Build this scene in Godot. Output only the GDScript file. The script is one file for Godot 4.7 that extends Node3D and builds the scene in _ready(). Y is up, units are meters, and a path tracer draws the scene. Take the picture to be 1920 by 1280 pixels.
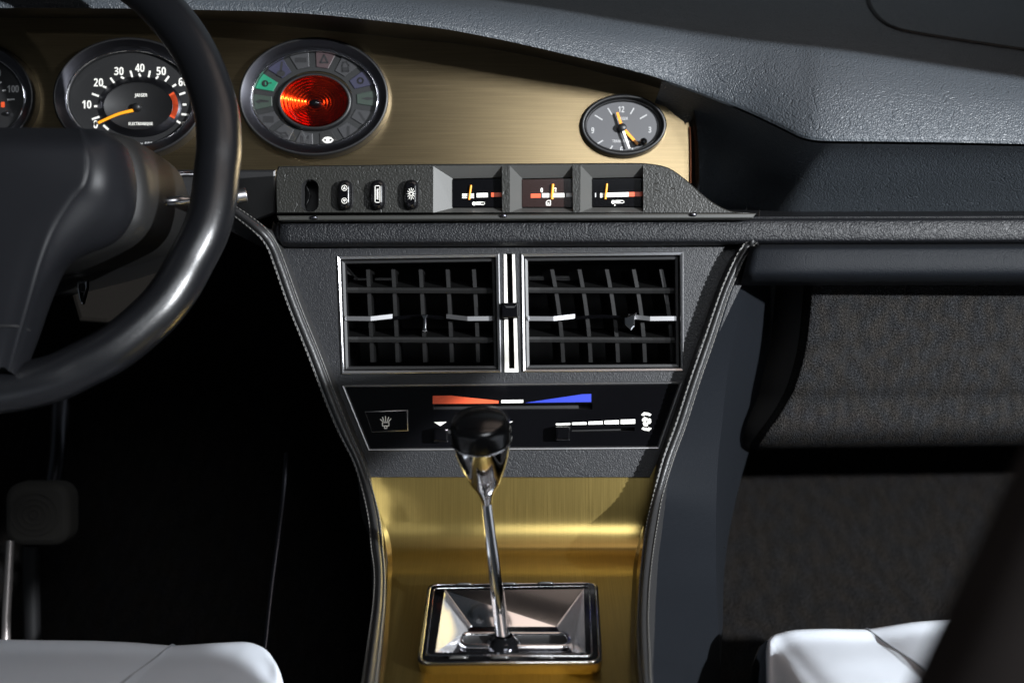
extends Node3D
# A car's cockpit seen from between the front seats. The fascia and the console lean back 18 degrees;
# every part is written in metres in that leaning frame (x right, y up along the console face, z out of it).

var frame := Transform3D(Basis(Vector3.RIGHT, deg_to_rad(-18.0)), Vector3(0, 0.62, 0))
var anchor := Vector3.ZERO
var taken := {}
var group_no := 0
var mats := {}


func _ready() -> void:
	set_camera_and_light()
	make_materials()
	build_shell()
	build_dashboard()
	build_instruments()
	build_switch_panel()
	build_console()
	build_vents()
	build_heater_panel()
	build_gear_lever()
	build_steering()
	build_footwells()
	build_seats()


func set_camera_and_light() -> void:
	var cam := Camera3D.new()
	cam.name = "camera"
	cam.fov = 30.0
	cam.near = 0.03
	cam.far = 40.0
	cam.transform = frame * Transform3D(Basis(), Vector3(0, 0, 1.0))
	var lens := CameraAttributesPhysical.new()
	lens.frustum_focal_length = 45.0
	lens.frustum_focus_distance = 0.96
	lens.exposure_aperture = 5.0
	cam.attributes = lens
	add_child(cam)
	cam.current = true
	var env := Environment.new()
	env.background_mode = Environment.BG_COLOR
	env.background_color = Color(0.026, 0.03, 0.034).linear_to_srgb()
	env.tonemap_mode = Environment.TONE_MAPPER_LINEAR
	env.tonemap_exposure = 1.0
	env.sdfgi_enabled = true
	env.ssao_enabled = true
	env.ssil_enabled = true
	var we := WorldEnvironment.new()
	we.name = "environment"
	we.environment = env
	add_child(we)
	# key: a small hard studio lamp over the passenger's shoulder, level with the dash
	lamp("key_lamp", "small bright studio lamp outside the passenger side", Vector3(1.42, 0.25, 1.76), Vector3(0.1, 0.05, 0.0), Vector2(0.035, 0.035), 15.5, Color(0.97, 0.985, 1.0), 200.0)
	# large dim softbox behind the passenger seat
	lamp("softbox_lamp", "large dim softbox behind the passenger seat", Vector3(0.55, 0.8, 2.2), Vector3(0.1, 0.1, 0.0), Vector2(0.9, 0.5), 1.0, Color(0.96, 0.98, 1.0), 5.0)
	# broad dim ceiling light of the hall, above the windscreen
	lamp("ceiling_lamp", "broad dim ceiling light panel above the windscreen", Vector3(0.4, 1.75, -1.2), Vector3(0.0, 0.0, 0.1), Vector2(1.5, 1.4), 0.04, Color(0.88, 0.95, 1.0), 0.07)


func lamp(called: String, label: String, at: Vector3, aim: Vector3, size: Vector2, energy: float, tint: Color, glow: float) -> void:
	var o := Node3D.new()
	o.name = called
	add_child(o)
	o.set_meta("label", label)
	o.set_meta("category", "lamp")
	var p := frame * at
	o.look_at_from_position(p, frame * aim, Vector3.UP)
	var box := BoxMesh.new()
	box.size = Vector3(size.x + 0.02, size.y + 0.02, 0.06)
	var body := MeshInstance3D.new()
	body.name = "housing"
	body.mesh = box
	body.material_override = surf(0.02, 0.02, 0.02, 0.5)
	body.position = Vector3(0, 0, 0.035)
	o.add_child(body, true)
	var pane := QuadMesh.new()
	pane.size = size
	var face_mat := surf(0.03, 0.03, 0.03, 0.6)
	face_mat.emission_enabled = true
	face_mat.emission = tint
	face_mat.emission_energy_multiplier = glow
	var face_node := MeshInstance3D.new()
	face_node.name = "lamp_face"
	face_node.mesh = pane
	face_node.material_override = face_mat
	face_node.rotation.y = PI
	o.add_child(face_node, true)
	var l := AreaLight3D.new()
	l.name = "light"
	l.area_size = size
	l.light_energy = energy
	l.light_color = tint
	l.area_range = 12.0
	l.area_attenuation = 2.0
	l.shadow_enabled = true
	l.position = Vector3(0, 0, -0.01)
	o.add_child(l, true)


# ---------------------------------------------------------------- things, parts
func numbered(called: String) -> String:
	if not taken.has(called):
		taken[called] = 0
		return called
	taken[called] += 1
	return "%s_%03d" % [called, taken[called]]


func thing(called: String, label: String, category: String, at: Vector3, group := "", kind := "") -> Node3D:
	var o := Node3D.new()
	o.name = numbered(called)
	add_child(o)
	o.transform = frame * Transform3D(Basis(), at)
	anchor = at
	o.set_meta("label", label)
	if category:
		o.set_meta("category", category)
	if group:
		o.set_meta("group", group)
	if kind:
		o.set_meta("kind", kind)
	return o


func begin() -> SurfaceTool:
	var st := SurfaceTool.new()
	st.begin(Mesh.PRIMITIVE_TRIANGLES)
	group_no = 1
	return st


func put(st: SurfaceTool, called: String, m: Material, parent: Node3D, kind := "", label := "") -> MeshInstance3D:
	st.generate_normals()
	var o := MeshInstance3D.new()
	o.name = called
	o.mesh = st.commit()
	o.material_override = m
	parent.add_child(o, true)
	if kind:
		o.set_meta("kind", kind)
	if label:
		o.set_meta("label", label)
	return o


# ---------------------------------------------------------------- shapes
func tri(st: SurfaceTool, a: Vector3, b: Vector3, c: Vector3) -> void:
	if (b - a).cross(c - a).length_squared() < 1e-18:
		return
	for p in [a, b, c]:
		st.set_uv(Vector2(p.x, p.y - p.z))
		st.add_vertex(p - anchor)


func next_group(st: SurfaceTool, smooth: bool) -> void:
	group_no += 1
	st.set_smooth_group(group_no if smooth else -1)


func grid(st: SurfaceTool, rows: Array, smooth := true, closed := false) -> void:
	next_group(st, smooth)
	for i in rows.size() - 1:
		var a: PackedVector3Array = rows[i]
		var b: PackedVector3Array = rows[i + 1]
		var n := a.size()
		for j in (n if closed else n - 1):
			var m := (j + 1) % n
			tri(st, a[j], b[m], b[j])
			tri(st, a[j], a[m], b[m])


func fan(st: SurfaceTool, ring: PackedVector3Array, flip := false) -> void:
	next_group(st, false)
	var c := Vector3.ZERO
	for p in ring:
		c += p / ring.size()
	for i in ring.size():
		var q := ring[(i + 1) % ring.size()]
		if flip:
			tri(st, c, ring[i], q)
		else:
			tri(st, c, q, ring[i])


func loop3(poly: PackedVector2Array, z: float) -> PackedVector3Array:
	var out := PackedVector3Array()
	for p in poly:
		out.append(Vector3(p.x, p.y, z))
	return out


func anticlockwise(poly: PackedVector2Array) -> PackedVector2Array:
	var p := poly.duplicate()
	if Geometry2D.is_polygon_clockwise(p):
		p.reverse()
	var area := 0.0
	for i in p.size():
		area += p[i].cross(p[(i + 1) % p.size()])
	if area < 0.0:
		p.reverse()
	return p


func inset(poly: PackedVector2Array, d: float) -> PackedVector2Array:
	var out := PackedVector2Array()
	var n := poly.size()
	for i in n:
		var e := (poly[i] - poly[(i + n - 1) % n]).normalized()
		var g := (poly[(i + 1) % n] - poly[i]).normalized()
		var ne := Vector2(-e.y, e.x)
		var ng := Vector2(-g.y, g.x)
		var b := (ne + ng).normalized()
		out.append(poly[i] + b * d / maxf(0.35, b.dot(ne)))
	return out


func face(st: SurfaceTool, poly: PackedVector2Array, z: float) -> void:
	next_group(st, false)
	var t := Geometry2D.triangulate_polygon(poly)
	for i in range(0, t.size(), 3):
		var a := poly[t[i]]
		var b := poly[t[i + 1]]
		var c := poly[t[i + 2]]
		if (b - a).cross(c - a) > 0.0:
			var s := b
			b = c
			c = s
		tri(st, Vector3(a.x, a.y, z), Vector3(b.x, b.y, z), Vector3(c.x, c.y, z))


func prism(st: SurfaceTool, poly: PackedVector2Array, z0: float, z1: float, bevel := 0.0, smooth := false) -> void:
	var p := anticlockwise(poly)
	var rings := [loop3(p, z0)]
	if bevel > 0.0:
		rings.append(loop3(p, z1 - bevel))
		rings.append(loop3(inset(p, bevel * 0.3), z1 - bevel * 0.3))
		p = inset(p, bevel)
	rings.append(loop3(p, z1))
	grid(st, rings, smooth, true)
	face(st, p, z1)


func holed(st: SurfaceTool, outer: PackedVector2Array, holes: Array, z: float) -> void:
	var pieces: Array = [outer]
	for h in holes:
		var cx := 0.0
		for p in h:
			cx += p.x / h.size()
		var kept: Array = []
		for piece in pieces:
			for side in [-1.0, 1.0]:
				var x1: float = cx + side * 5.0
				var half := PackedVector2Array([Vector2(cx, -5), Vector2(x1, -5), Vector2(x1, 5), Vector2(cx, 5)])
				for part in Geometry2D.intersect_polygons(piece, half):
					for rest in Geometry2D.clip_polygons(part, h):
						kept.append(rest)
		pieces = kept
	for piece in pieces:
		face(st, piece, z)


func rrect(c: Vector2, w: float, h: float, r: float, n := 6) -> PackedVector2Array:
	var out := PackedVector2Array()
	for q in 4:
		var cc := c + Vector2((w / 2 - r) * (1 if q in [0, 3] else -1), (h / 2 - r) * (1 if q < 2 else -1))
		for i in n + 1:
			var a := PI / 2 * (q + float(i) / n)
			out.append(cc + Vector2(cos(a), sin(a)) * r)
	return out


func ellipse(c: Vector2, rx: float, ry: float, n := 48) -> PackedVector2Array:
	var out := PackedVector2Array()
	for i in n:
		out.append(c + Vector2(cos(TAU * i / n) * rx, sin(TAU * i / n) * ry))
	return out


func round_quad(q: PackedVector3Array, r: float, n := 5) -> PackedVector3Array:
	var out := PackedVector3Array()
	for i in 4:
		var p := q[i]
		var a := p + (q[(i + 3) % 4] - p).normalized() * r
		var b := p + (q[(i + 1) % 4] - p).normalized() * r
		for j in n + 1:
			var t := float(j) / n
			out.append(a.lerp(p, t).lerp(p.lerp(b, t), t))
	return out


func dish(st: SurfaceTool, c: Vector2, prof: Array, n := 72) -> void:
	var rows := []
	for p in prof:
		rows.append(loop3(ellipse(c, p[0], p[1], n), p[2]))
	grid(st, rows, true, true)


func spline(pts: PackedVector3Array, per: int, closed := false) -> PackedVector3Array:
	var out := PackedVector3Array()
	var n := pts.size()
	for i in (n if closed else n - 1):
		var p0 := pts[(i + n - 1) % n] if closed or i > 0 else pts[0] * 2.0 - pts[1]
		var p3 := pts[(i + 2) % n] if closed or i < n - 2 else pts[n - 1] * 2.0 - pts[n - 2]
		for j in per:
			out.append(pts[i].cubic_interpolate(pts[(i + 1) % n], p0, p3, float(j) / per))
	if not closed:
		out.append(pts[n - 1])
	return out


func spline_grid(rows: Array, per_u: int, per_v: int) -> Array:
	var fine := []
	for r in rows:
		fine.append(spline(r, per_u))
	var out := []
	var cols: Array = []
	for j in fine[0].size():
		var col := PackedVector3Array()
		for r in fine:
			col.append(r[j])
		cols.append(spline(col, per_v))
	for i in cols[0].size():
		var row := PackedVector3Array()
		for c in cols:
			row.append(c[i])
		out.append(row)
	return out


func tube(st: SurfaceTool, path: PackedVector3Array, r0: float, r1: float, n := 12, closed := false, caps := true) -> void:
	var rows := []
	var m := path.size()
	var side := Vector3.ZERO
	for i in m:
		var d: Vector3
		if closed:
			d = (path[(i + 1) % m] - path[(i + m - 1) % m]).normalized()
		else:
			d = (path[mini(i + 1, m - 1)] - path[maxi(i - 1, 0)]).normalized()
		if side == Vector3.ZERO:
			side = d.cross(Vector3.UP if absf(d.y) < 0.9 else Vector3.RIGHT).normalized()
		side = (side - d * side.dot(d)).normalized()
		var up := d.cross(side)
		var r := lerpf(r0, r1, float(i) / (m - 1))
		var ring := PackedVector3Array()
		for j in n:
			var a := TAU * j / n
			ring.append(path[i] + (side * cos(a) + up * sin(a)) * r)
		rows.append(ring)
	if closed:
		rows.append(rows[0])
	grid(st, rows, true, true)
	if caps and not closed:
		fan(st, rows[0])
		fan(st, rows[m - 1], true)


func spin(st: SurfaceTool, p0: Vector3, p1: Vector3, prof: Array, n := 48) -> void:
	# a turned shape round the axis p0-p1; prof holds [share of the axis, radius]
	var d := (p1 - p0).normalized()
	var side := d.cross(Vector3.RIGHT).normalized()
	var up := d.cross(side)
	var rows := []
	for q in prof:
		var ring := PackedVector3Array()
		for j in n:
			var a := TAU * j / n
			ring.append(p0.lerp(p1, q[0]) + (side * cos(a) + up * sin(a)) * q[1])
		rows.append(ring)
	grid(st, rows, true, true)


func stroke(st: SurfaceTool, pts: PackedVector2Array, w: float, z: float) -> void:
	for i in pts.size() - 1:
		var d := (pts[i + 1] - pts[i]).normalized()
		var s := Vector2(-d.y, d.x) * w / 2
		var e := d * w * 0.3
		face(st, PackedVector2Array([pts[i] - s - e, pts[i + 1] - s + e, pts[i + 1] + s + e, pts[i] + s - e]), z)


func ring2(c: Vector2, rx: float, ry: float, n := 20) -> PackedVector2Array:
	var p := ellipse(c, rx, ry, n)
	p.append(p[0])
	return p


func letters(parent: Node3D, words: String, c: Vector2, z: float, cap: float, squeeze: float, m: Material, turn := 0.0) -> void:
	var t := TextMesh.new()
	var f := SystemFont.new()
	f.font_names = PackedStringArray(["Droid Sans"])
	f.font_weight = 700
	t.font = f
	t.text = words
	t.font_size = 32
	t.pixel_size = cap / 23.0
	t.depth = 0.0002
	t.curve_step = 2.0
	var o := MeshInstance3D.new()
	o.name = "lettering"
	o.mesh = t
	o.material_override = m
	parent.add_child(o, true)
	o.transform = Transform3D(Basis(Vector3.BACK, turn).scaled_local(Vector3(squeeze, 1, 1)), Vector3(c.x, c.y, z) - anchor)


# ---------------------------------------------------------------- materials
func surf(r: float, g: float, b: float, rough: float, metal := 0.0) -> StandardMaterial3D:
	var m := StandardMaterial3D.new()
	m.albedo_color = Color(r, g, b).linear_to_srgb()
	m.roughness = rough
	m.metallic = metal
	return m


func noise_bytes(kind: int, seed_no: int, freq: float, size: int, warp: float, ridged := false) -> PackedByteArray:
	var n := FastNoiseLite.new()
	n.seed = seed_no
	n.noise_type = kind as FastNoiseLite.NoiseType
	n.frequency = freq
	n.fractal_type = FastNoiseLite.FRACTAL_NONE
	if kind == FastNoiseLite.TYPE_CELLULAR:
		n.cellular_return_type = FastNoiseLite.RETURN_DISTANCE2_SUB
		n.cellular_jitter = 1.0
	if ridged:
		n.fractal_type = FastNoiseLite.FRACTAL_RIDGED
		n.fractal_octaves = 2
	if warp > 0.0:
		n.domain_warp_enabled = true
		n.domain_warp_amplitude = warp
		n.domain_warp_frequency = freq * 0.4
		n.domain_warp_fractal_octaves = 2
	var im := n.get_seamless_image(size, size)
	im.convert(Image.FORMAT_L8)
	return im.get_data()


func bytes_texture(b: PackedByteArray, size: int) -> ImageTexture:
	return ImageTexture.create_from_image(Image.create_from_data(size, size, false, Image.FORMAT_L8, b))


func leather_relief(seed_no: int, cell: float, creases: float, pebbles: float, line: float) -> ImageTexture:
	# pebbled hide: warped cells cut by long branching wrinkles
	var size := 1024
	var a := noise_bytes(FastNoiseLite.TYPE_CELLULAR, seed_no, 1.0 / cell, size, cell * 1.6)
	var c := noise_bytes(FastNoiseLite.TYPE_SIMPLEX, seed_no + 5, 0.011, size, 60.0, true)
	var e := noise_bytes(FastNoiseLite.TYPE_SIMPLEX, seed_no + 9, 0.004, size, 0.0)
	for i in a.size():
		var pebble := minf(1.0, a[i] / 110.0)
		var wrinkle := maxf(0.0, (c[i] - line) / (255.0 - line)) * creases * (0.3 + e[i] / 180.0)
		a[i] = int(clampf(60.0 + 130.0 * pebbles * pebble - 150.0 * wrinkle + 0.12 * e[i], 0.0, 255.0))
	return bytes_texture(a, size)


func leather(base: StandardMaterial3D, relief: Texture2D, metres: float, depth_mm: float) -> StandardMaterial3D:
	base.uv1_triplanar = true
	base.uv1_scale = Vector3.ONE / metres
	base.uv1_triplanar_sharpness = 3.0
	base.heightmap_enabled = true
	base.heightmap_texture = relief
	base.heightmap_scale = depth_mm * 0.1
	return base


func make_materials() -> void:
	var hide_a := leather_relief(3, 10.0, 1.1, 1.0, 195.0)
	var hide_b := leather_relief(11, 8.0, 0.9, 0.35, 228.0)
	mats.pad = leather(surf(0.04, 0.0468, 0.0545, 0.45), hide_a, 0.2, 0.8)
	mats.panel = leather(surf(0.009, 0.0095, 0.0112, 0.48), hide_a, 0.16, 0.22)
	mats.switches = leather(surf(0.011, 0.011, 0.0095, 0.42), hide_b, 0.3, 0.7)
	mats.shelf = leather(surf(0.0058, 0.0062, 0.0076, 0.48), hide_a, 0.2, 0.45)
	mats.rail = leather(surf(0.02, 0.02, 0.0205, 0.4), hide_b, 0.13, 0.5)
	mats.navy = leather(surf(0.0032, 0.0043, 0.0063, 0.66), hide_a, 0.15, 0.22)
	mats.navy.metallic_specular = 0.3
	mats.panel.metallic_specular = 0.4
	mats.switches.metallic_specular = 0.38
	mats.shelf.metallic_specular = 0.36
	mats.black = surf(0.003, 0.003, 0.0035, 0.7)
	mats.plastic = surf(0.005, 0.005, 0.0055, 0.45)
	mats.reveal = surf(0.01, 0.008, 0.007, 0.3)
	mats.gloss = surf(0.002, 0.002, 0.0025, 0.1)
	mats.dial = surf(0.004, 0.004, 0.0045, 0.6)
	mats.clock_dial = surf(0.07, 0.07, 0.075, 0.5)
	mats.chrome = surf(0.82, 0.82, 0.84, 0.07, 1.0)
	mats.trim = surf(0.5, 0.5, 0.51, 0.34, 1.0)
	mats.wing = surf(0.17, 0.17, 0.175, 0.45, 1.0)
	mats.thin_trim = surf(0.32, 0.32, 0.325, 0.42, 1.0)
	mats.dusty_chrome = surf(0.8, 0.8, 0.82, 0.24, 0.82)
	mats.satin = surf(0.5, 0.5, 0.52, 0.28, 1.0)
	mats.dark_metal = surf(0.1, 0.1, 0.115, 0.3, 1.0)
	mats.white = surf(0.78, 0.76, 0.7, 0.5)
	mats.grey_print = surf(0.42, 0.42, 0.42, 0.5)
	mats.orange = surf(0.9, 0.32, 0.01, 0.45)
	mats.red_print = surf(0.6, 0.07, 0.016, 0.45)
	mats.blue_print = surf(0.002, 0.02, 0.34, 0.45)
	mats.wheel = leather(surf(0.0032, 0.0034, 0.0042, 0.3), hide_a, 0.1, 0.06)
	mats.hub = surf(0.0055, 0.0058, 0.007, 0.42)
	mats.hub.metallic_specular = 0.28
	mats.thread = surf(0.1, 0.097, 0.09, 0.7)
	mats.glass = surf(0, 0, 0, 0.02)
	mats.glass.albedo_color.a = 0.04
	mats.glass.transparency = BaseMaterial3D.TRANSPARENCY_ALPHA
	mats.red_lens = surf(0.85, 0.035, 0.004, 0.17, 1.0)
	mats.wedge = surf(0.03, 0.03, 0.032, 0.4)
	mats.wedge_dark = surf(0.012, 0.012, 0.012, 0.4)
	mats.wedge_green = surf(0.008, 0.16, 0.085, 0.4)
	mats.wedge_dim_green = surf(0.026, 0.038, 0.03, 0.4)
	mats.wedge_blue = surf(0.023, 0.023, 0.045, 0.4)
	mats.wedge_red = surf(0.045, 0.029, 0.031, 0.4)
	mats.icon = surf(0.008, 0.008, 0.009, 0.5)
	mats.indicator = surf(0.035, 0.035, 0.035, 0.25)
	# brushed brass: fine streaks along x
	var streak := noise_bytes(FastNoiseLite.TYPE_SIMPLEX, 21, 0.2, 512, 0.0)
	var streak_tex := bytes_texture(streak, 512)
	var tone := streak.duplicate()
	for i in tone.size():
		tone[i] = 226 + streak[i] / 9
	var tone_tex := bytes_texture(tone, 512)
	for spec in [["brass", Vector3(0.11, 15.0, 15.0), -0.75, 0.36, Color(0.52, 0.395, 0.225), 0.0012], ["brass_floor", Vector3(17.0, 0.11, 0.11), -0.3, 0.32, Color(0.49, 0.36, 0.12), 0.0003]]:
		var m := surf(spec[4].r, spec[4].g, spec[4].b, spec[3], 1.0)
		m.uv1_triplanar = true
		m.uv1_scale = spec[1]
		m.heightmap_enabled = true
		m.heightmap_texture = streak_tex
		m.heightmap_scale = spec[5]
		m.albedo_texture = tone_tex
		m.roughness_texture = tone_tex
		m.anisotropy_enabled = true
		m.anisotropy = spec[2]
		mats[spec[0]] = m
	# carpet: mottled pile
	var size := 512
	var fine := noise_bytes(FastNoiseLite.TYPE_SIMPLEX, 31, 0.16, size, 4.0)
	var broad := noise_bytes(FastNoiseLite.TYPE_SIMPLEX, 33, 0.03, size, 20.0)
	var rgb := PackedByteArray()
	var dye := noise_bytes(FastNoiseLite.TYPE_SIMPLEX, 37, 0.014, size, 30.0)
	for i in fine.size():
		# pile brushed up and down: the broad mottling is drawn out along v
		var drawn := broad[(i / size / 3) * size + i % size]
		var v := 0.95 * fine[i] + 0.2 * drawn
		var warm := (dye[i] - 128.0) / 128.0
		rgb.append(int(clampf((12.0 + 0.14 * v) * (1.0 + 0.035 * warm), 0, 255)))
		rgb.append(int(clampf(11.8 + 0.137 * v, 0, 255)))
		rgb.append(int(clampf((11.8 + 0.136 * v) * (1.0 - 0.045 * warm), 0, 255)))
	var pile := ImageTexture.create_from_image(Image.create_from_data(size, size, false, Image.FORMAT_RGB8, rgb))
	mats.carpet = surf(1, 1, 1, 0.95)
	mats.carpet.albedo_texture = pile
	mats.carpet.metallic_specular = 0.12
	leather(mats.carpet, bytes_texture(fine, size), 0.14, 0.9)
	mats.mat_floor = surf(0.68, 0.65, 0.63, 0.95)
	mats.mat_floor.albedo_texture = pile
	mats.mat_floor.metallic_specular = 0.12
	leather(mats.mat_floor, bytes_texture(fine, size), 0.22, 0.8)
	# seat cloth
	mats.cloth = surf(0.66, 0.71, 0.78, 0.9)
	mats.cloth.metallic_specular = 0.15
	mats.cloth.rim_enabled = true
	mats.cloth.rim = 0.15
	mats.cloth.rim_tint = 0.6
	leather(mats.cloth, bytes_texture(fine, size), 0.08, 0.1)
	mats.seam = surf(0.33, 0.36, 0.4, 0.9)
	mats.belt = surf(0.006, 0.0048, 0.0045, 0.9)
	mats.belt.metallic_specular = 0.2
	mats.tan = surf(0.75, 0.57, 0.47, 0.9)
	mats.pedal = surf(0.06, 0.055, 0.048, 0.8)
	mats.niche = surf(0.055, 0.055, 0.052, 0.4)
	mats.flange = surf(0.02, 0.02, 0.018, 0.4)
	mats.gauge_brown = surf(0.018, 0.01, 0.009, 0.15)
	mats.vane = surf(0.003, 0.003, 0.003, 0.45)
	mats.vane.metallic_specular = 0.35
	mats.knob = surf(0.004, 0.004, 0.0045, 0.22)
	mats.gate_black = surf(0.03, 0.03, 0.034, 0.1, 0.9)
	mats.shroud = surf(0.008, 0.008, 0.008, 0.5)
	mats.shroud.metallic_specular = 0.35
	mats.cover = surf(0.007, 0.006, 0.005, 0.8)
	mats.cover.metallic_specular = 0.2
	mats.binding = surf(0.02, 0.018, 0.017, 0.8)
	mats.rod = surf(0.55, 0.5, 0.48, 0.35, 0.6)


# ---------------------------------------------------------------- shell of the car
func build_shell() -> void:
	var pillar := thing("windscreen_pillar", "dark windscreen pillar and roof rail beside the passenger", "pillar", Vector3(0.6, 0.33, 0.58))
	var st := begin()
	var low := Vector3(1.0534, 0.1292, 0.4839)
	var high := Vector3(-0.3644, 0.3935, 0.2406)
	var up := Vector3(0.02, 0.15, 0.02)
	var thick := Vector3(0.03, 0.0, 0.04)
	grid(st, [PackedVector3Array([low, high]), PackedVector3Array([low + up, high + up]), PackedVector3Array([low + up + thick, high + up + thick]), PackedVector3Array([low + thick, high + thick]), PackedVector3Array([low, high])], false)
	put(st, "pillar_body", mats.plastic, pillar)
	var roof := thing("roof_lining", "pinkish tan roof lining above the passenger side", "roof", Vector3(0.25, 0.63, 0.35))
	st = begin()
	# a slab that rises towards the rear, as the roof does
	grid(st, [PackedVector3Array([Vector3(-0.03, 0.545, 0.1), Vector3(0.5, 0.545, 0.1)]), PackedVector3Array([Vector3(-0.03, 0.745, 0.85), Vector3(0.5, 0.745, 0.85)]), PackedVector3Array([Vector3(-0.03, 0.765, 0.85), Vector3(0.5, 0.765, 0.85)]), PackedVector3Array([Vector3(-0.03, 0.565, 0.1), Vector3(0.5, 0.565, 0.1)]), PackedVector3Array([Vector3(-0.03, 0.545, 0.1), Vector3(0.5, 0.545, 0.1)])], false)
	put(st, "lining", mats.tan, roof)



# ---------------------------------------------------------------- dashboard
func build_dashboard() -> void:
	var t := thing("dashboard", "black grained leather dashboard with a sweeping hood over the instruments", "dashboard", Vector3(0.2261, 0.1423, 0))
	# leather top: from the lip of the hood back to the windscreen
	var lip := PackedVector3Array([Vector3(-0.6741, 0.2437, 0.03), Vector3(-0.5117, 0.2518, 0.03), Vector3(-0.4142, 0.255, 0.03), Vector3(-0.3005, 0.255, 0.03), Vector3(-0.2355, 0.2538, 0.03), Vector3(-0.1868, 0.2526, 0.03), Vector3(-0.1462, 0.2502, 0.03), Vector3(-0.1056, 0.2461, 0.03), Vector3(-0.065, 0.2412, 0.03), Vector3(-0.0407, 0.2378, 0.029), Vector3(0, 0.2306, 0.025), Vector3(0.0411, 0.2226, 0.019), Vector3(0.0745, 0.2163, 0.012), Vector3(0.1085, 0.2095, 0.003), Vector3(0.1423, 0.1989, 0), Vector3(0.1763, 0.182, 0.014), Vector3(0.2026, 0.1639, 0.036), Vector3(0.2152, 0.1546, 0.048), Vector3(0.2292, 0.1506, 0.056), Vector3(0.2597, 0.1495, 0.06), Vector3(0.3148, 0.1488, 0.06), Vector3(0.3778, 0.1476, 0.06), Vector3(0.4683, 0.1464, 0.06), Vector3(0.5864, 0.1448, 0.06)])
	# crest of the pad, where its slope flattens towards the glass
	var crest := PackedVector3Array([Vector3(-0.6985, 0.3366, -0.005), Vector3(-0.5302, 0.3198, -0.005), Vector3(-0.4292, 0.3093, -0.005), Vector3(-0.3114, 0.2966, -0.005), Vector3(-0.244, 0.2895, -0.005), Vector3(-0.1936, 0.2836, -0.005), Vector3(-0.1515, 0.2794, -0.005), Vector3(-0.1094, 0.2743, -0.005), Vector3(-0.0673, 0.2701, -0.005), Vector3(-0.0421, 0.2675, -0.006), Vector3(0, 0.2629, -0.008), Vector3(0.0424, 0.2585, -0.012), Vector3(0.0766, 0.255, -0.017), Vector3(0.111, 0.2515, -0.02), Vector3(0.1452, 0.2473, -0.02), Vector3(0.1806, 0.2385, -0.01), Vector3(0.2095, 0.2304, 0.003), Vector3(0.2238, 0.2263, 0.01), Vector3(0.2385, 0.222, 0.018), Vector3(0.2697, 0.2162, 0.024), Vector3(0.3262, 0.208, 0.026), Vector3(0.3907, 0.1994, 0.028), Vector3(0.4833, 0.1868, 0.03), Vector3(0.6051, 0.1726, 0.03)])
	lip = spline(lip, 4)
	crest = spline(crest, 4)
	var rows := []
	for s in [-0.04, -0.012, 0.0, 0.03, 0.08, 0.2, 0.4, 0.6, 0.8, 0.93, 1.0, 1.07, 1.2, 1.4, 1.7, 2.0]:
		var row := PackedVector3Array()
		for i in lip.size():
			var q: Vector3
			if s <= 1.0:
				q = lip[i].lerp(crest[i], maxf(s, 0.0)) + Vector3(0, 0.35, 1.0) * 0.006 * sin(PI * clampf(s, 0.0, 1.0))
				q += Vector3(0, 0.06, 0.02) * minf(s, 0.0)
			else:
				q = crest[i].lerp(Vector3(crest[i].x * 1.4, 0.455, -0.5), s - 1.0) + Vector3(0, 0.004 * sin(PI * (s - 1.0)), 0)
			row.append(q)
		rows.append(row)
	var st := begin()
	grid(st, rows)
	put(st, "top_pad", mats.pad, t)
	# underside of the hood, from the lip back to the brass
	var edge := PackedVector3Array([Vector3(-0.7311, 0.2488, -0.052), Vector3(-0.555, 0.2607, -0.052), Vector3(-0.4493, 0.2651, -0.052), Vector3(-0.3259, 0.2651, -0.052), Vector3(-0.2555, 0.2638, -0.052), Vector3(-0.2026, 0.2599, -0.052), Vector3(-0.1586, 0.2555, -0.052), Vector3(-0.1145, 0.2511, -0.052), Vector3(-0.0705, 0.2466, -0.052), Vector3(-0.044, 0.244, -0.052), Vector3(0, 0.237, -0.052), Vector3(0.044, 0.2277, -0.052), Vector3(0.0793, 0.2185, -0.052), Vector3(0.1057, 0.2119, -0.052), Vector3(0.1251, 0.2052, -0.052), Vector3(0.1365, 0.1969, -0.052), Vector3(0.1436, 0.1841, -0.052), Vector3(0.1462, 0.1674, -0.052), Vector3(0.1471, 0.1453, -0.052), Vector3(0.1475, 0.1189, -0.052)])
	var brim := PackedVector3Array([Vector3(-0.6769, 0.2439, 0.026), Vector3(-0.5138, 0.252, 0.026), Vector3(-0.4159, 0.2553, 0.026), Vector3(-0.3018, 0.2553, 0.026), Vector3(-0.2365, 0.2541, 0.026), Vector3(-0.1876, 0.2528, 0.026), Vector3(-0.1468, 0.2504, 0.026), Vector3(-0.106, 0.2463, 0.026), Vector3(-0.0652, 0.2414, 0.026), Vector3(-0.0408, 0.238, 0.025), Vector3(0, 0.2308, 0.021), Vector3(0.0412, 0.2227, 0.015), Vector3(0.0748, 0.2162, 0.007), Vector3(0.105, 0.21, -0.003), Vector3(0.1283, 0.2027, -0.015), Vector3(0.1418, 0.1933, -0.026), Vector3(0.1478, 0.1806, -0.032), Vector3(0.1504, 0.1647, -0.035), Vector3(0.1514, 0.1431, -0.036), Vector3(0.1518, 0.1171, -0.036)])
	var mid := PackedVector3Array()
	for i in edge.size():
		mid.append(edge[i].lerp(brim[i], 0.5) + Vector3(0.0015, 0.002, 0))
	st = begin()
	grid(st, spline_grid([edge, mid, brim], 4, 4))
	put(st, "hood_underside", mats.reveal, t)
	# front face before the passenger, curving back to the brass at its left end
	var upper := PackedVector3Array()
	for p in lip:
		if p.x > 0.112:
			upper.append(p + Vector3(0, -0.0045, 0.001))
	rows = []
	var bottoms := [0.0, 0.03, 0.08, 0.16, 0.3, 0.5, 0.75, 1.0]
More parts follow.
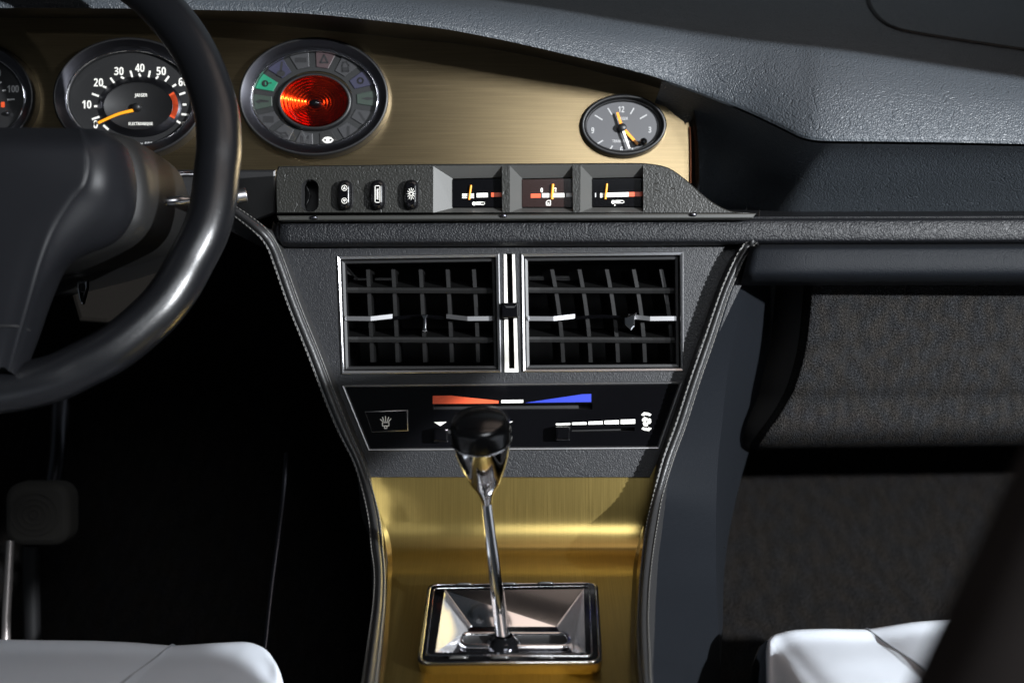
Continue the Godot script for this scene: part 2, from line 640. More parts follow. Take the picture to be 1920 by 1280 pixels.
	for s in bottoms:
		var row := PackedVector3Array()
		for p in upper:
			var back := -0.037 - 0.04 * (1.0 - smoothstep(0.118, 0.146, p.x)) + 0.095 * smoothstep(0.15, 0.25, p.x)
			var z := lerpf(p.z, minf(back, p.z - 0.006), smoothstep(0.0, 0.12, s)) - 0.13 * smoothstep(0.125, 0.17, p.x) * pow(s, 0.8)
			row.append(Vector3(p.x, lerpf(p.y, 0.104, s), z))
		rows.append(row)
	st = begin()
	grid(st, rows)
	put(st, "passenger_face", mats.pad, t)
	# padded roll that runs under the switch panel and on to the right door
	var roll := []
	for q in [[396.0, -0.1], [408.0, 0.006], [411.5, 0.0145], [414.5, 0.0185], [419.0, 0.0205], [436.0, 0.0212], [451.0, 0.0206], [456.0, 0.0185], [460.5, 0.012], [463.0, -0.002]]:
		var row := PackedVector3Array()
		for x in [-0.185, -0.1825, -0.178, -0.17, -0.1, 0.0, 0.1, 0.18, 0.25, 0.35, 0.5, 0.75]:
			var end := clampf((x + 0.185) / 0.015, 0.0, 1.0)
			var round_off := sqrt(1.0 - (1.0 - end) * (1.0 - end))
			var py: float = q[0] - (x - 0.0) * 8.0
			var mid_y := 0.0865
			var y: float = (640.0 - py) * 0.00041867 * (1.0 - q[1])
			row.append(Vector3(x, lerpf(mid_y, y, round_off), q[1] * (0.4 + 0.6 * round_off)))
		roll.append(row)
	st = begin()
	grid(st, spline_grid(roll, 3, 3))
	put(st, "padded_roll", mats.shelf, t)
	# lower face over the passenger's knees
	var low := []
	for q in [[459.0, 0.014], [462.5, 0.026], [466.0, 0.0305], [472.0, 0.0322], [490.0, 0.033], [508.0, 0.0325], [518.0, 0.029], [526.0, 0.021], [532.0, 0.006], [536.0, -0.04], [534.0, -0.12]]:
		var row := PackedVector3Array()
		for x in [0.0, 0.004, 0.1, 0.2, 0.4, 0.6]:
			var d: float = 1.0 - q[1]
			var left: float = ((1416.0 - (q[0] - 462.0) * 0.25) - 960.0) * 0.00041867 * d
			var tuck := 0.012 if x == 0.0 else 0.0
			row.append(Vector3(left + x, (640.0 - q[0] + x * 6.0) * 0.00041867 * d, q[1] - tuck))
		low.append(row)
	st = begin()
	grid(st, spline_grid(low, 2, 3))
	put(st, "knee_face", mats.navy, t)
	# the dark strip under the brass on the driver's side
	st = begin()
	prism(st, PackedVector2Array([Vector2(-0.6235, 0.1371), Vector2(-0.1883, 0.1371), Vector2(-0.1883, 0.1016), Vector2(-0.2093, 0.0939), Vector2(-0.6235, 0.0939)]), -0.06, -0.02, 0.002)
	put(st, "lower_strip", mats.plastic, t)
	st = begin()
	tube(st, PackedVector3Array([Vector3(-0.3445, 0.1327, -0.016), Vector3(-0.2671, 0.1329, -0.016), Vector3(-0.2501, 0.1331, -0.016), Vector3(-0.2297, 0.1331, -0.016)]), 0.0016, 0.0016, 10)
	put(st, "chrome_strip", mats.chrome, t)
	# bracket under the strip where the roll ends
	st = begin()
	grid(st, spline_grid([PackedVector3Array([Vector3(-0.2329, 0.1069, -0.03), Vector3(-0.2178, 0.1008, -0.02), Vector3(-0.2009, 0.0909, -0.01), Vector3(-0.1876, 0.0804, 0)]), PackedVector3Array([Vector3(-0.2244, 0.1022, 0), Vector3(-0.2097, 0.0962, 0.01), Vector3(-0.1937, 0.0862, 0.02), Vector3(-0.1826, 0.0755, 0.02)]), PackedVector3Array([Vector3(-0.2347, 0.093, -0.01), Vector3(-0.2219, 0.0871, 0), Vector3(-0.2062, 0.0791, 0.005), Vector3(-0.1905, 0.0712, 0)])], 4, 3))
	put(st, "bracket", mats.plastic, t)
	# defroster panel let into the top at the right
	var seam := PackedVector3Array([Vector3(0.3837, 0.4253, -0.4318), Vector3(0.3336, 0.3215, -0.2010), Vector3(0.3229, 0.2943, -0.1433), Vector3(0.3202, 0.2764, -0.1064), Vector3(0.3243, 0.2654, -0.0852), Vector3(0.3376, 0.2586, -0.0743), Vector3(0.3730, 0.2495, -0.0628), Vector3(0.4231, 0.2386, -0.0510), Vector3(0.4792, 0.2265, -0.0394)])
	st = begin()
	tube(st, spline(seam, 5), 0.0022, 0.0022, 8)
	put(st, "panel_seam", mats.black, t)


# ---------------------------------------------------------------- instruments
func build_instruments() -> void:
	var t := thing("instrument_panel", "brushed brass instrument panel under the dashboard hood", "panel", Vector3(-0.1143, 0.1363, -0.05))
	var st := begin()
	var top := PackedVector3Array([Vector3(-0.7297, 0.2497, -0.05), Vector3(-0.5539, 0.2616, -0.05), Vector3(-0.4484, 0.2655, -0.05), Vector3(-0.3253, 0.2655, -0.05), Vector3(-0.255, 0.2642, -0.05), Vector3(-0.2022, 0.2602, -0.05), Vector3(-0.1583, 0.2558, -0.05), Vector3(-0.1143, 0.2515, -0.05), Vector3(-0.0703, 0.2471, -0.05), Vector3(-0.044, 0.2444, -0.05), Vector3(0, 0.2374, -0.05), Vector3(0.044, 0.2282, -0.05), Vector3(0.0791, 0.2189, -0.05), Vector3(0.1055, 0.2123, -0.05), Vector3(0.1248, 0.2057, -0.05), Vector3(0.1363, 0.1974, -0.05), Vector3(0.1438, 0.1846, -0.05), Vector3(0.1464, 0.167, -0.05), Vector3(0.1468, 0.1495, -0.05), Vector3(0.1468, 0.1297, -0.05)])
	var fine := spline(top, 4)
	var outline := PackedVector2Array()
	for p in fine:
		outline.append(Vector2(p.x, p.y))
	outline.append(Vector2(-0.7297, 0.1297))
	prism(st, outline, -0.06, -0.05)
	put(st, "brass_sheet", mats.brass, t)
	st = begin()
	tube(st, spline(PackedVector3Array([Vector3(0.1457, 0.1756, -0.0485), Vector3(0.1462, 0.1624, -0.0485), Vector3(0.1464, 0.1449, -0.0485), Vector3(0.1464, 0.1295, -0.0485)]), 3), 0.0012, 0.0012, 8)
	put(st, "copper_edge", surf(0.25, 0.09, 0.045, 0.35, 0.8), t)
	warning_cluster()
	tachometer()
	speedometer()
	clock()


func step(n: float) -> float:
	return n * 0.0004396   # one step of the drawing, 0.44 mm on the instrument panel


func bezel(t: Node3D, c: Vector2, rx: float, ry: float, deep: float) -> void:
	var big := rx > 0.05
	var w := 0.0098 if big else 0.0042
	var zb := -0.05
	var st := begin()
	dish(st, c, [[rx + 0.0008, ry + 0.0008, zb], [rx, ry, zb + deep * 0.6], [rx - 0.0007, ry - 0.0007, zb + deep * 0.88], [rx - 0.0018, ry - 0.0018, zb + deep], [rx - 0.0028, ry - 0.0028, zb + deep * 0.96]])
	put(st, "bezel", mats.plastic, t)
	st = begin()
	dish(st, c, [[rx - 0.0028, ry - 0.0028, zb + deep * 0.96], [rx - w * 0.6, ry - w * 0.6, zb + deep * 0.78], [rx - w, ry - w, zb + deep * 0.5]])
	put(st, "cone", mats.dark_metal if big else mats.plastic, t)
	st = begin()
	dish(st, c, [[rx - w + 0.0002, ry - w + 0.0002, zb + deep * 0.5], [rx - w - 0.0002, ry - w - 0.0002, zb + deep * 0.58], [rx - w - 0.0009, ry - w - 0.0009, zb + deep * 0.55], [rx - w - 0.0012, ry - w - 0.0012, zb + deep * 0.4]])
	put(st, "rim", mats.chrome if big else mats.plastic, t)
	st = begin()
	dish(st, c, [[rx - w - 0.0012, ry - w - 0.0012, zb + deep * 0.4], [rx - w - 0.0016, ry - w - 0.0016, zb + 0.0012]])
	put(st, "well", mats.black, t)
	st = begin()
	next_group(st, false)
	# the pane leans forward a little at the top
	var lean := 0.06 if rx < 0.05 else 0.02
	var pane := PackedVector3Array()
	for p in ellipse(c, rx - w * 0.7, ry - w * 0.7, 56):
		pane.append(Vector3(p.x, p.y, zb + deep * (0.62 if big else 0.72) + (p.y - c.y) * lean))
	fan(st, pane)
	put(st, "glass", mats.glass, t)


func warning_cluster() -> void:
	var c := Vector2(-0.1611, 0.1987)
	var t := thing("warning_light_cluster", "oval warning light dial with a large red lamp in its middle", "dial", Vector3(c.x, c.y, -0.05))
	var rx := step(140)
	var ry := step(111)
	bezel(t, c, rx, ry, 0.013)
	var zf := -0.0482
	var st := begin()
	dish(st, c, [[rx - 0.006, ry - 0.006, zf], [step(69), step(52), zf]], 64)
	put(st, "dial_face", surf(0.008, 0.0085, 0.009, 0.5), t)
	var m := Vector2(-0.1618, 0.1974)
	var kinds := ["wedge", "wedge_red", "wedge", "wedge_blue", "wedge_dim_green", "wedge", "wedge", "wedge_dark", "wedge", "wedge", "wedge", "wedge_dim_green", "wedge_green", "wedge_blue"]
	for i in 14:
		var a0 := deg_to_rad(-15.0 + 360.0 / 14.0 * i)
		var poly := PackedVector2Array()
		for e in [[-9.6, 118.0, 94.0], [0.0, 119.0, 95.0], [9.6, 118.0, 94.0], [8.0, 80.0, 62.0], [-8.0, 80.0, 62.0]]:
			var a: float = a0 + deg_to_rad(e[0])
			poly.append(m + Vector2(sin(a) * step(e[1]), cos(a) * step(e[2])))
		var s2 := begin()
		prism(s2, poly, zf, zf + 0.0012, 0.0003)
		var w := put(s2, "lamp_segment", mats[kinds[i]], t)
		var q := m + Vector2(sin(a0) * step(97), cos(a0) * step(77))
		icon(w, i, q, zf + 0.0015)
	# red lamp: a ribbed red dish behind a clear domed cover
	var lc := Vector2(-0.161, 0.1956)
	var prof := []
	for i in 61:
		var s := 1.0 - i / 60.0
		var rib := 0.00022 * sin(s * 62.0) if s > 0.14 else 0.0
		prof.append([step(62.5) * s + 0.00005, step(47.5) * s + 0.00005, zf + 0.0066 - 0.0081 * (1.0 - pow(s, 2.0)) + rib])
	st = begin()
	dish(st, lc, prof, 64)
	put(st, "red_lens", mats.red_lens, t)
	st = begin()
	dish(st, lc, [[step(70), step(54), zf], [step(69), step(53), zf + 0.0055], [step(66), step(50), zf + 0.0068], [step(62.5), step(47.5), zf + 0.0062]], 64)
	put(st, "lens_ring", mats.plastic, t)
	st = begin()
	dish(st, Vector2(-0.1609, 0.1947), [[step(13), step(8), zf - 0.001], [step(12.5), step(7.6), zf + 0.002], [step(10.5), step(6.4), zf + 0.004], [step(7), step(4.2), zf + 0.0053], [step(3), step(2), zf + 0.0059], [0.0001, 0.0001, zf + 0.006]], 24)
	put(st, "bulb", mats.gloss, t)


func icon(parent: Node3D, which: int, q: Vector2, z: float) -> void:
	var st := begin()
	var m: Material = mats.icon
	var u := step(1)
	match which:
		0:
			prism(st, rrect(q, 22 * u, 9 * u, 2 * u, 3), z - 0.0003, z)
		1:
			stroke(st, PackedVector2Array([q + Vector2(-7, -6) * u, q + Vector2(0, 8) * u, q + Vector2(7, -6) * u, q + Vector2(-7, -6) * u]), 3 * u, z)
		2:
			stroke(st, PackedVector2Array([q + Vector2(-6, -9) * u, q + Vector2(6, -9) * u, q + Vector2(6, 3) * u, q + Vector2(2, 9) * u, q + Vector2(-4, 8) * u, q + Vector2(-6, 2) * u, q + Vector2(-6, -9) * u]), 3 * u, z)
			face(st, rrect(q + Vector2(0, -5) * u, 12 * u, 8 * u, u, 2), z)
		3:
			stroke(st, ring2(q, 5 * u, 5 * u), 3 * u, z)
		4:
			face(st, PackedVector2Array([q + Vector2(-10, 0) * u, q + Vector2(2, 3) * u, q + Vector2(16, 1) * u, q + Vector2(16, -1) * u, q + Vector2(2, -3) * u]), z)
		5:
			face(st, PackedVector2Array([q + Vector2(-8, 9) * u, q + Vector2(-4, 9) * u, q + Vector2(8, -9) * u, q + Vector2(3, -9) * u]), z)
		6:
			face(st, rrect(q, 5 * u, 20 * u, u, 2), z)
		7:
			m = mats.white
			face(st, PackedVector2Array([q + Vector2(-11, 0) * u, q + Vector2(-6, 5) * u, q + Vector2(-2, 6) * u, q + Vector2(-2, -6) * u, q + Vector2(-6, -5) * u]), z)
			face(st, PackedVector2Array([q + Vector2(11, 0) * u, q + Vector2(6, 5) * u, q + Vector2(2, 6) * u, q + Vector2(2, -6) * u, q + Vector2(6, -5) * u]), z)
			face(st, rrect(q, 5 * u, 12 * u, u, 2), z)
			var s3 := begin()
			face(s3, PackedVector2Array([q + Vector2(-8.5, 0) * u, q + Vector2(-3.5, 3) * u, q + Vector2(-3.5, -3) * u]), z + 0.0002)
			face(s3, PackedVector2Array([q + Vector2(8.5, 0) * u, q + Vector2(3.5, 3) * u, q + Vector2(3.5, -3) * u]), z + 0.0002)
			put(s3, "arrow_symbol", mats.icon, parent)
		8:
			for s in [-1.0, 1.0]:
				stroke(st, PackedVector2Array([q + Vector2(s * 2, -9) * u, q + Vector2(s * 7, -9) * u, q + Vector2(s * 7, 9) * u, q + Vector2(s * 4, 6) * u, q + Vector2(s * 2, -9) * u]), 2 * u, z)
		9:
			stroke(st, PackedVector2Array([q + Vector2(-14, 4) * u, q + Vector2(-6, 0) * u, q + Vector2(4, 1) * u, q + Vector2(8, -5) * u, q + Vector2(-2, -5) * u, q + Vector2(-6, 0) * u]), 3 * u, z)
		10:
			face(st, rrect(q, 20 * u, 12 * u, u, 2), z)
		11:
			face(st, PackedVector2Array([q + Vector2(-14, 0) * u, q + Vector2(-5, 4) * u, q + Vector2(-5, 1.5) * u, q + Vector2(12, 2) * u, q + Vector2(12, -1) * u, q + Vector2(-5, -1.5) * u, q + Vector2(-5, -4) * u]), z)
		12:
			stroke(st, ring2(q + Vector2(-3, 0) * u, 5 * u, 5 * u), 2.5 * u, z)
			face(st, PackedVector2Array([q + Vector2(-3, 5) * u, q + Vector2(-8, 3) * u, q + Vector2(-8, -3) * u, q + Vector2(-3, -5) * u]), z)
			stroke(st, PackedVector2Array([q, q + Vector2(9, 1) * u]), 2 * u, z)
		13:
			stroke(st, PackedVector2Array([q + Vector2(3, 12) * u, q + Vector2(1, -4) * u]), 4 * u, z)
			face(st, ellipse(q + Vector2(1, -9) * u, 8 * u, 6 * u, 16), z)
	put(st, "symbol", m, parent)


func tachometer() -> void:
	var c := Vector2(-0.3112, 0.1983)
	var t := thing("tachometer", "oval black tachometer behind the steering wheel rim, orange needle at zero", "gauge", Vector3(c.x, c.y, -0.05))
	var rx := step(142)
	var ry := step(112)
	bezel(t, c, rx, ry, 0.013)
	var zf := -0.0482
	var st := begin()
	face(st, ellipse(c, rx - 0.006, ry - 0.006, 64), zf)
	put(st, "dial_face", mats.dial, t)
	# raised middle with a bevelled flank
	var h := Vector2(-0.3051, 0.1921)
	st = begin()
	dish(st, h, [[step(79), step(57), zf], [step(77), step(55), zf + 0.001], [step(64), step(44), zf + 0.0045]])
	put(st, "raised_flank", mats.satin_dark if mats.has("satin_dark") else mats.dark_metal, t)
	st = begin()
	dish(st, h, [[step(64), step(44), zf + 0.0045], [step(62), step(42), zf + 0.0035], [0.0001, 0.0001, zf + 0.0035]])
	put(st, "raised_middle", mats.dial, t)
	var zt := zf + 0.0004
	for q in [["0", 184, 236], ["10", 167, 199], ["20", 189, 158], ["30", 227, 137], ["40", 266, 131], ["50", 306, 137], ["60", 347, 157], ["70", 372, 199], ["80", 352, 238]]:
		letters(t, q[0], on_panel(q[1], q[2]), zt, step(15), 0.78, mats.white)
	letters(t, "JAEGER", on_panel(271, 183), zf + 0.0038, step(6), 0.8, mats.white)
	letters(t, "ELECTRONIQUE", on_panel(270, 236), zf + 0.0038, step(5.5), 0.8, mats.white)
	letters(t, "tr/mn x 100", on_panel(264, 273), zt, step(9), 0.75, mats.grey_print)
	for q in [[178, 179, 189, 183], [212, 150, 218, 158], [249, 137, 252, 147], [283, 147, 285, 137], [314, 155, 320, 147], [341, 180, 350, 177], [182, 202, 186, 202], [198, 165, 203, 167], [232, 148, 236, 150], [265, 142, 267, 146], [297, 150, 300, 147], [328, 165, 333, 162], [347, 199, 352, 199], [345, 217, 356, 218], [336, 230, 341, 233], [199, 238, 207, 245], [178, 226, 190, 222]]:
		st = begin()
		stroke(st, PackedVector2Array([on_panel(q[0], q[1]), on_panel(q[2], q[3])]), step(3.6), zt)
		put(st, "tick", mats.white, t)
	st = begin()
	var arc := PackedVector2Array()
	for i in 13:
		var a := deg_to_rad(-25.0 + 48.0 * i / 12.0)
		arc.append(h + Vector2(cos(a) * step(69.5), -sin(a) * step(49) + step(0)))
	for i in 12:
		stroke(st, PackedVector2Array([arc[i], arc[i + 1]]), step(10), zf + 0.0047)
	put(st, "red_sector", mats.red_print, t)
	st = begin()
	tube(st, spline(PackedVector3Array([over_panel(258, 212, zf + 0.0065), over_panel(228, 220, zf + 0.0068), over_panel(193, 235, zf + 0.006)]), 6), step(3.2), step(2.6), 10)
	put(st, "needle", mats.orange, t)
	st = begin()
	dish(st, on_panel(264, 206), [[step(9), step(8), zf + 0.0035], [step(8), step(7), zf + 0.008], [step(5), step(4), zf + 0.009], [0.0001, 0.0001, zf + 0.009]], 24)
	put(st, "needle_hub", mats.plastic, t)


func on_panel(x: float, y: float) -> Vector2:
	# the instrument panel's drawing, measured from its middle
	return Vector2((x - 960.0) * 0.0004396, (640.0 - y) * 0.0004396)


func over_panel(x: float, y: float, z: float) -> Vector3:
	var p := on_panel(x, y)
	return Vector3(p.x, p.y, z)


func speedometer() -> void:
	var c := Vector2(-0.4493, 0.1983)
	var t := thing("speedometer", "oval black speedometer cut by the left edge of the photo", "gauge", Vector3(c.x, c.y, -0.05))
	bezel(t, c, step(140), step(111), 0.013)
	var zf := -0.0482
	var st := begin()
	face(st, ellipse(c, step(126), step(97), 64), zf)
	put(st, "dial_face", mats.dial, t)
	for q in [["80", 0, 140], ["100", 30, 170]]:
		letters(t, q[0], on_panel(q[1], q[2]), zf + 0.0004, step(13), 0.75, mats.grey_print)
	for q in [[0, 161, 8, 157], [11, 173, 16, 172], [20, 190, 32, 189]]:
		st = begin()
		stroke(st, PackedVector2Array([on_panel(q[0], q[1]), on_panel(q[2], q[3])]), step(3), zf + 0.0004)
		put(st, "tick", mats.grey_print, t)
	st = begin()
	face(st, rrect(on_panel(11, 199), step(7), step(10), step(1), 2), zf + 0.0005)
	put(st, "red_sector", mats.red_print, t)
	st = begin()
	dish(st, on_panel(23, 216), [[step(4), step(4), zf], [step(4), step(4), zf + 0.004], [step(2), step(2), zf + 0.006], [0.0001, 0.0001, zf + 0.0062]], 16)
	put(st, "reset_knob", mats.chrome, t)


func clock() -> void:
	var c := Vector2(0.091, 0.1763)
	var t := thing("clock", "small oval clock with grey dial and orange hands on the brass panel", "clock", Vector3(c.x, c.y, -0.05))
	bezel(t, c, step(80.5), step(58), 0.009)
	var zf := -0.0482
	var st := begin()
	face(st, ellipse(c, step(70), step(48), 64), zf)
	put(st, "dial_face", mats.clock_dial, t)
	var zt := zf + 0.0003
	for q in [["12", 1163.5, 208], ["3", 1217, 246], ["6", 1164, 283], ["9", 1110.6, 247]]:
		letters(t, q[0], on_panel(q[1], q[2]), zt, step(11), 0.72, mats.grey_print)
	letters(t, "JAEGER", on_panel(1166, 225), zt, step(4), 0.8, mats.grey_print)
	letters(t, "TRANSISTOR", on_panel(1164, 267), zt, step(3), 0.8, mats.grey_print)
	for q in [[1139, 206, 1146, 217], [1115, 219, 1128, 227], [1181, 216, 1187, 206], [1199, 225, 1211, 218], [1117, 273, 1129, 266], [1141, 285, 1147, 276], [1184, 281, 1188, 287]]:
		st = begin()
		stroke(st, PackedVector2Array([on_panel(q[0], q[1]), on_panel(q[2], q[3])]), step(2.2), zt)
		put(st, "tick", mats.grey_print, t)
	for q in [["minute_hand", 1163, 238, 1155.5, 215, 2.6, 0.0038, "orange"], ["hour_hand", 1170, 248, 1194, 274, 2.8, 0.003, "orange"], ["second_hand", 1166, 248, 1178, 282, 2.2, 0.0045, "white"]]:
		st = begin()
		var a := on_panel(q[1], q[2])
		var b := on_panel(q[3], q[4])
		var d := (b - a).normalized()
		var s := Vector2(-d.y, d.x) * step(q[5])
		prism(st, PackedVector2Array([a - s, b - s * 0.8, b + s * 0.8, a + s]), zf + q[6], zf + q[6] + 0.0006)
		put(st, q[0], mats[q[7]], t)
	st = begin()
	dish(st, on_panel(1164.5, 243), [[step(8), step(7.5), zf], [step(8), step(7.5), zf + 0.0052], [step(7), step(6.5), zf + 0.006], [0.0001, 0.0001, zf + 0.0061]], 24)
	put(st, "hub", mats.plastic, t)
	st = begin()
	dish(st, on_panel(1203, 271), [[step(5), step(5), zf], [step(5), step(5), zf + 0.008], [step(6.8), step(6.8), zf + 0.0095], [step(6.2), step(6.2), zf + 0.0115], [step(3.5), step(3.5), zf + 0.0128], [0.0001, 0.0001, zf + 0.0132]], 24)
	put(st, "setting_knob", mats.gloss, t)


# ---------------------------------------------------------------- switch panel
func build_switch_panel() -> void:
	var zf := 0.03
	var t := thing("switch_panel", "grained switch panel with three gauge niches below the brass", "panel", Vector3(0, 0.0954, 0.03))
	var outline := spline(PackedVector3Array([Vector3(-0.1791, 0.0967, 0.03), Vector3(-0.1797, 0.1137, 0.03), Vector3(-0.1795, 0.1275, 0.03), Vector3(-0.1779, 0.1316, 0.03), Vector3(-0.173, 0.1332, 0.03), Vector3(-0.1218, 0.134, 0.03), Vector3(-0.0609, 0.1348, 0.03), Vector3(0.0162, 0.1352, 0.03), Vector3(0.0893, 0.1356, 0.03), Vector3(0.1023, 0.1352, 0.03), Vector3(0.1137, 0.1336, 0.03), Vector3(0.1226, 0.13, 0.03), Vector3(0.134, 0.1214, 0.03), Vector3(0.1454, 0.1113, 0.03), Vector3(0.1543, 0.1048, 0.03), Vector3(0.1633, 0.1003, 0.03), Vector3(0.1726, 0.0983, 0.03), Vector3(0.1836, 0.0975, 0.03)]), 3)
	var poly := PackedVector2Array()
	for p in outline:
		poly.append(Vector2(p.x, p.y))
	poly = anticlockwise(poly)
	var niches := [PackedVector2Array([Vector2(-0.0597, 0.1328), Vector2(-0.0077, 0.1332), Vector2(-0.0073, 0.0979), Vector2(-0.0599, 0.0975)]), PackedVector2Array([Vector2(-0.0016, 0.1332), Vector2(0.0459, 0.1336), Vector2(0.0463, 0.0979), Vector2(-0.0016, 0.0979)]), PackedVector2Array([Vector2(0.052, 0.1336), Vector2(0.0995, 0.1338), Vector2(0.0997, 0.0981), Vector2(0.0518, 0.0979)])]
	var backs := [PackedVector2Array([Vector2(-0.0455, 0.1246), Vector2(-0.0082, 0.1254), Vector2(-0.0078, 0.1021), Vector2(-0.0455, 0.1021)]), PackedVector2Array([Vector2(0.0078, 0.1246), Vector2(0.0459, 0.1254), Vector2(0.0463, 0.1021), Vector2(0.0078, 0.1021)]), PackedVector2Array([Vector2(0.0615, 0.125), Vector2(0.1, 0.1258), Vector2(0.1002, 0.1025), Vector2(0.0615, 0.1025)])]
	var hole := rrect(Vector2(-0.1533, 0.1105), 0.0134, 0.0252, 0.0067, 8)
	var st := begin()
	var holes: Array = niches.duplicate()
	holes.append(hole)
	holed(st, inset(poly, 0.0012), holes, zf)
	grid(st, [loop3(poly, -0.06), loop3(poly, zf - 0.0025), loop3(inset(poly, 0.0003), zf - 0.0008), loop3(inset(poly, 0.0012), zf)], true, true)
	put(st, "panel_body", mats.switches, t)
	for i in 3:
		var f := anticlockwise(niches[i])
		var b := anticlockwise(backs[i])
		st = begin()
		grid(st, [loop3(f, zf), loop3(b, 0.021)], false, true)
		put(st, "niche", mats.niche, t)
	# finger hole
	st = begin()
	grid(st, [loop3(hole, zf), loop3(inset(anticlockwise(hole), 0.0005), zf - 0.001), loop3(inset(anticlockwise(hole), 0.0007), 0.012)], true, true)
	face(st, hole, 0.012)
	put(st, "finger_hole", mats.black, t)
	st = begin()
	grid(st, spline_grid([PackedVector3Array([Vector3(-0.1616, 0.1215, 0.013), Vector3(-0.1607, 0.1128, 0.013), Vector3(-0.1616, 0.1041, 0.013)]), PackedVector3Array([Vector3(-0.1576, 0.119, 0.02), Vector3(-0.1547, 0.112, 0.02), Vector3(-0.1576, 0.1046, 0.02)]), PackedVector3Array([Vector3(-0.1583, 0.119, 0.013), Vector3(-0.155, 0.1128, 0.013), Vector3(-0.1583, 0.1062, 0.013)])], 4, 4))
	put(st, "finger_lug", mats.plastic, t)
	# flange along the foot, with three screws
	st = begin()
	prism(st, PackedVector2Array([Vector2(-0.1776, 0.0948), Vector2(0.1756, 0.0967), Vector2(0.1844, 0.0967), Vector2(0.1816, 0.0926), Vector2(-0.176, 0.0912)]), 0.0, 0.036, 0.001)
	put(st, "flange", mats.flange, t)
	for p in [Vector2(-0.1493, 0.0932), Vector2(-0.0065, 0.0946), Vector2(0.1364, 0.0955)]:
		st = begin()
		dish(st, p, [[0.003, 0.0016, 0.0355], [0.0028, 0.0014, 0.0375], [0.0015, 0.0008, 0.0385], [0.0001, 0.0001, 0.0386]], 16)
		put(st, "screw", mats.dark_metal, t)
	# switches
	rocker(Vector2(-0.126, 0.1105), "black rocker switch marked with two circled triangles", 0)
	rocker(Vector2(-0.1011, 0.1107), "black rocker switch marked with a tall rectangle", 1)
	rocker(Vector2(-0.0758, 0.1109), "black rocker switch marked with a sunburst lamp", 2)
	small_gauge(0, "temperature gauge in the niche nearest the switches", PackedVector2Array([Vector2(-0.0455, 0.1237), Vector2(-0.0082, 0.1245), Vector2(-0.0078, 0.1028), Vector2(-0.0455, 0.1028)]))
	small_gauge(1, "fuel gauge between the two thermometer gauges", PackedVector2Array([Vector2(0.0078, 0.1237), Vector2(0.0459, 0.1245), Vector2(0.0463, 0.1028), Vector2(0.0078, 0.1028)]))
	small_gauge(2, "temperature gauge at the right end of the switch panel, white band ending red", PackedVector2Array([Vector2(0.0615, 0.1241), Vector2(0.1, 0.1249), Vector2(0.1002, 0.1032), Vector2(0.0615, 0.1032)]))


func rocker(c: Vector2, label: String, which: int) -> void:
	var t := thing("rocker_switch", label, "switch", Vector3(c.x, c.y, 0.03), "rocker switches on the switch panel")
	var w := 0.0117
	var h := 0.0225
	var p := rrect(c, w, h, w * 0.495, 9)
	var q := anticlockwise(p)
	var st := begin()
	var rows := []
	for e in [[0.0, 0.0], [0.0, 0.004], [0.0005, 0.0062], [0.0016, 0.0078], [0.003, 0.0085]]:
		rows.append(loop3(inset(q, e[0]), 0.0302 + e[1]))
	grid(st, rows, true, true)
	put(st, "cap", mats.knob, t)
	st = begin()
	var inner := inset(q, 0.003)
	grid(st, [loop3(inner, 0.0387), loop3(inset(inner, 0.0004), 0.0382)], true, true)
	face(st, inset(inner, 0.0004), 0.0382)
	put(st, "cap_face", mats.gloss, t)
	var u := 0.0004
	var z := 0.0385
	st = begin()
	match which:
		0:
			for s in [-1.0, 1.0]:
				var o := c + Vector2(0, 12 * s) * u
				stroke(st, ring2(o, 5 * u, 5 * u), 1.1 * u, z)
				face(st, PackedVector2Array([o + Vector2(-2.6, -1.8 * s) * u, o + Vector2(2.6, -1.8 * s) * u, o + Vector2(0, 2.8 * s) * u]), z)
		1:
			var r := rrect(c, 9 * u, 31 * u, 1.5 * u, 3)
			r.append(r[0])
			stroke(st, r, 1.2 * u, z)
			var zig := PackedVector2Array()
			for i in 17:
				zig.append(c + Vector2(2.0 * (1 if i % 2 == 0 else -1), -10 + 1.25 * i) * u)
			stroke(st, zig, 0.8 * u, z)
		2:
			stroke(st, ring2(c + Vector2(0, 0), 3.2 * u, 3.2 * u), 2.2 * u, z)
			for i in 12:
				var a := TAU * i / 12
				var d := Vector2(cos(a) * 0.75, sin(a))
				stroke(st, PackedVector2Array([c + d * 6 * u, c + d * 11 * u]), 0.9 * u, z)
	put(st, "symbol", mats.white, t)


func on_gauge(x: float, y: float) -> Vector2:
	return Vector2((x - 960.0), (640.0 - y)) * 0.00040967


func bar(parent: Node3D, called: String, m: Material, x0: float, y0: float, x1: float, y1: float, lean := 0.0) -> void:
	var st := begin()
	face(st, PackedVector2Array([on_gauge(x0, y1), on_gauge(x1, y1 - lean), on_gauge(x1, y0 - lean), on_gauge(x0, y0)]), 0.0222)
	put(st, called, m, parent)


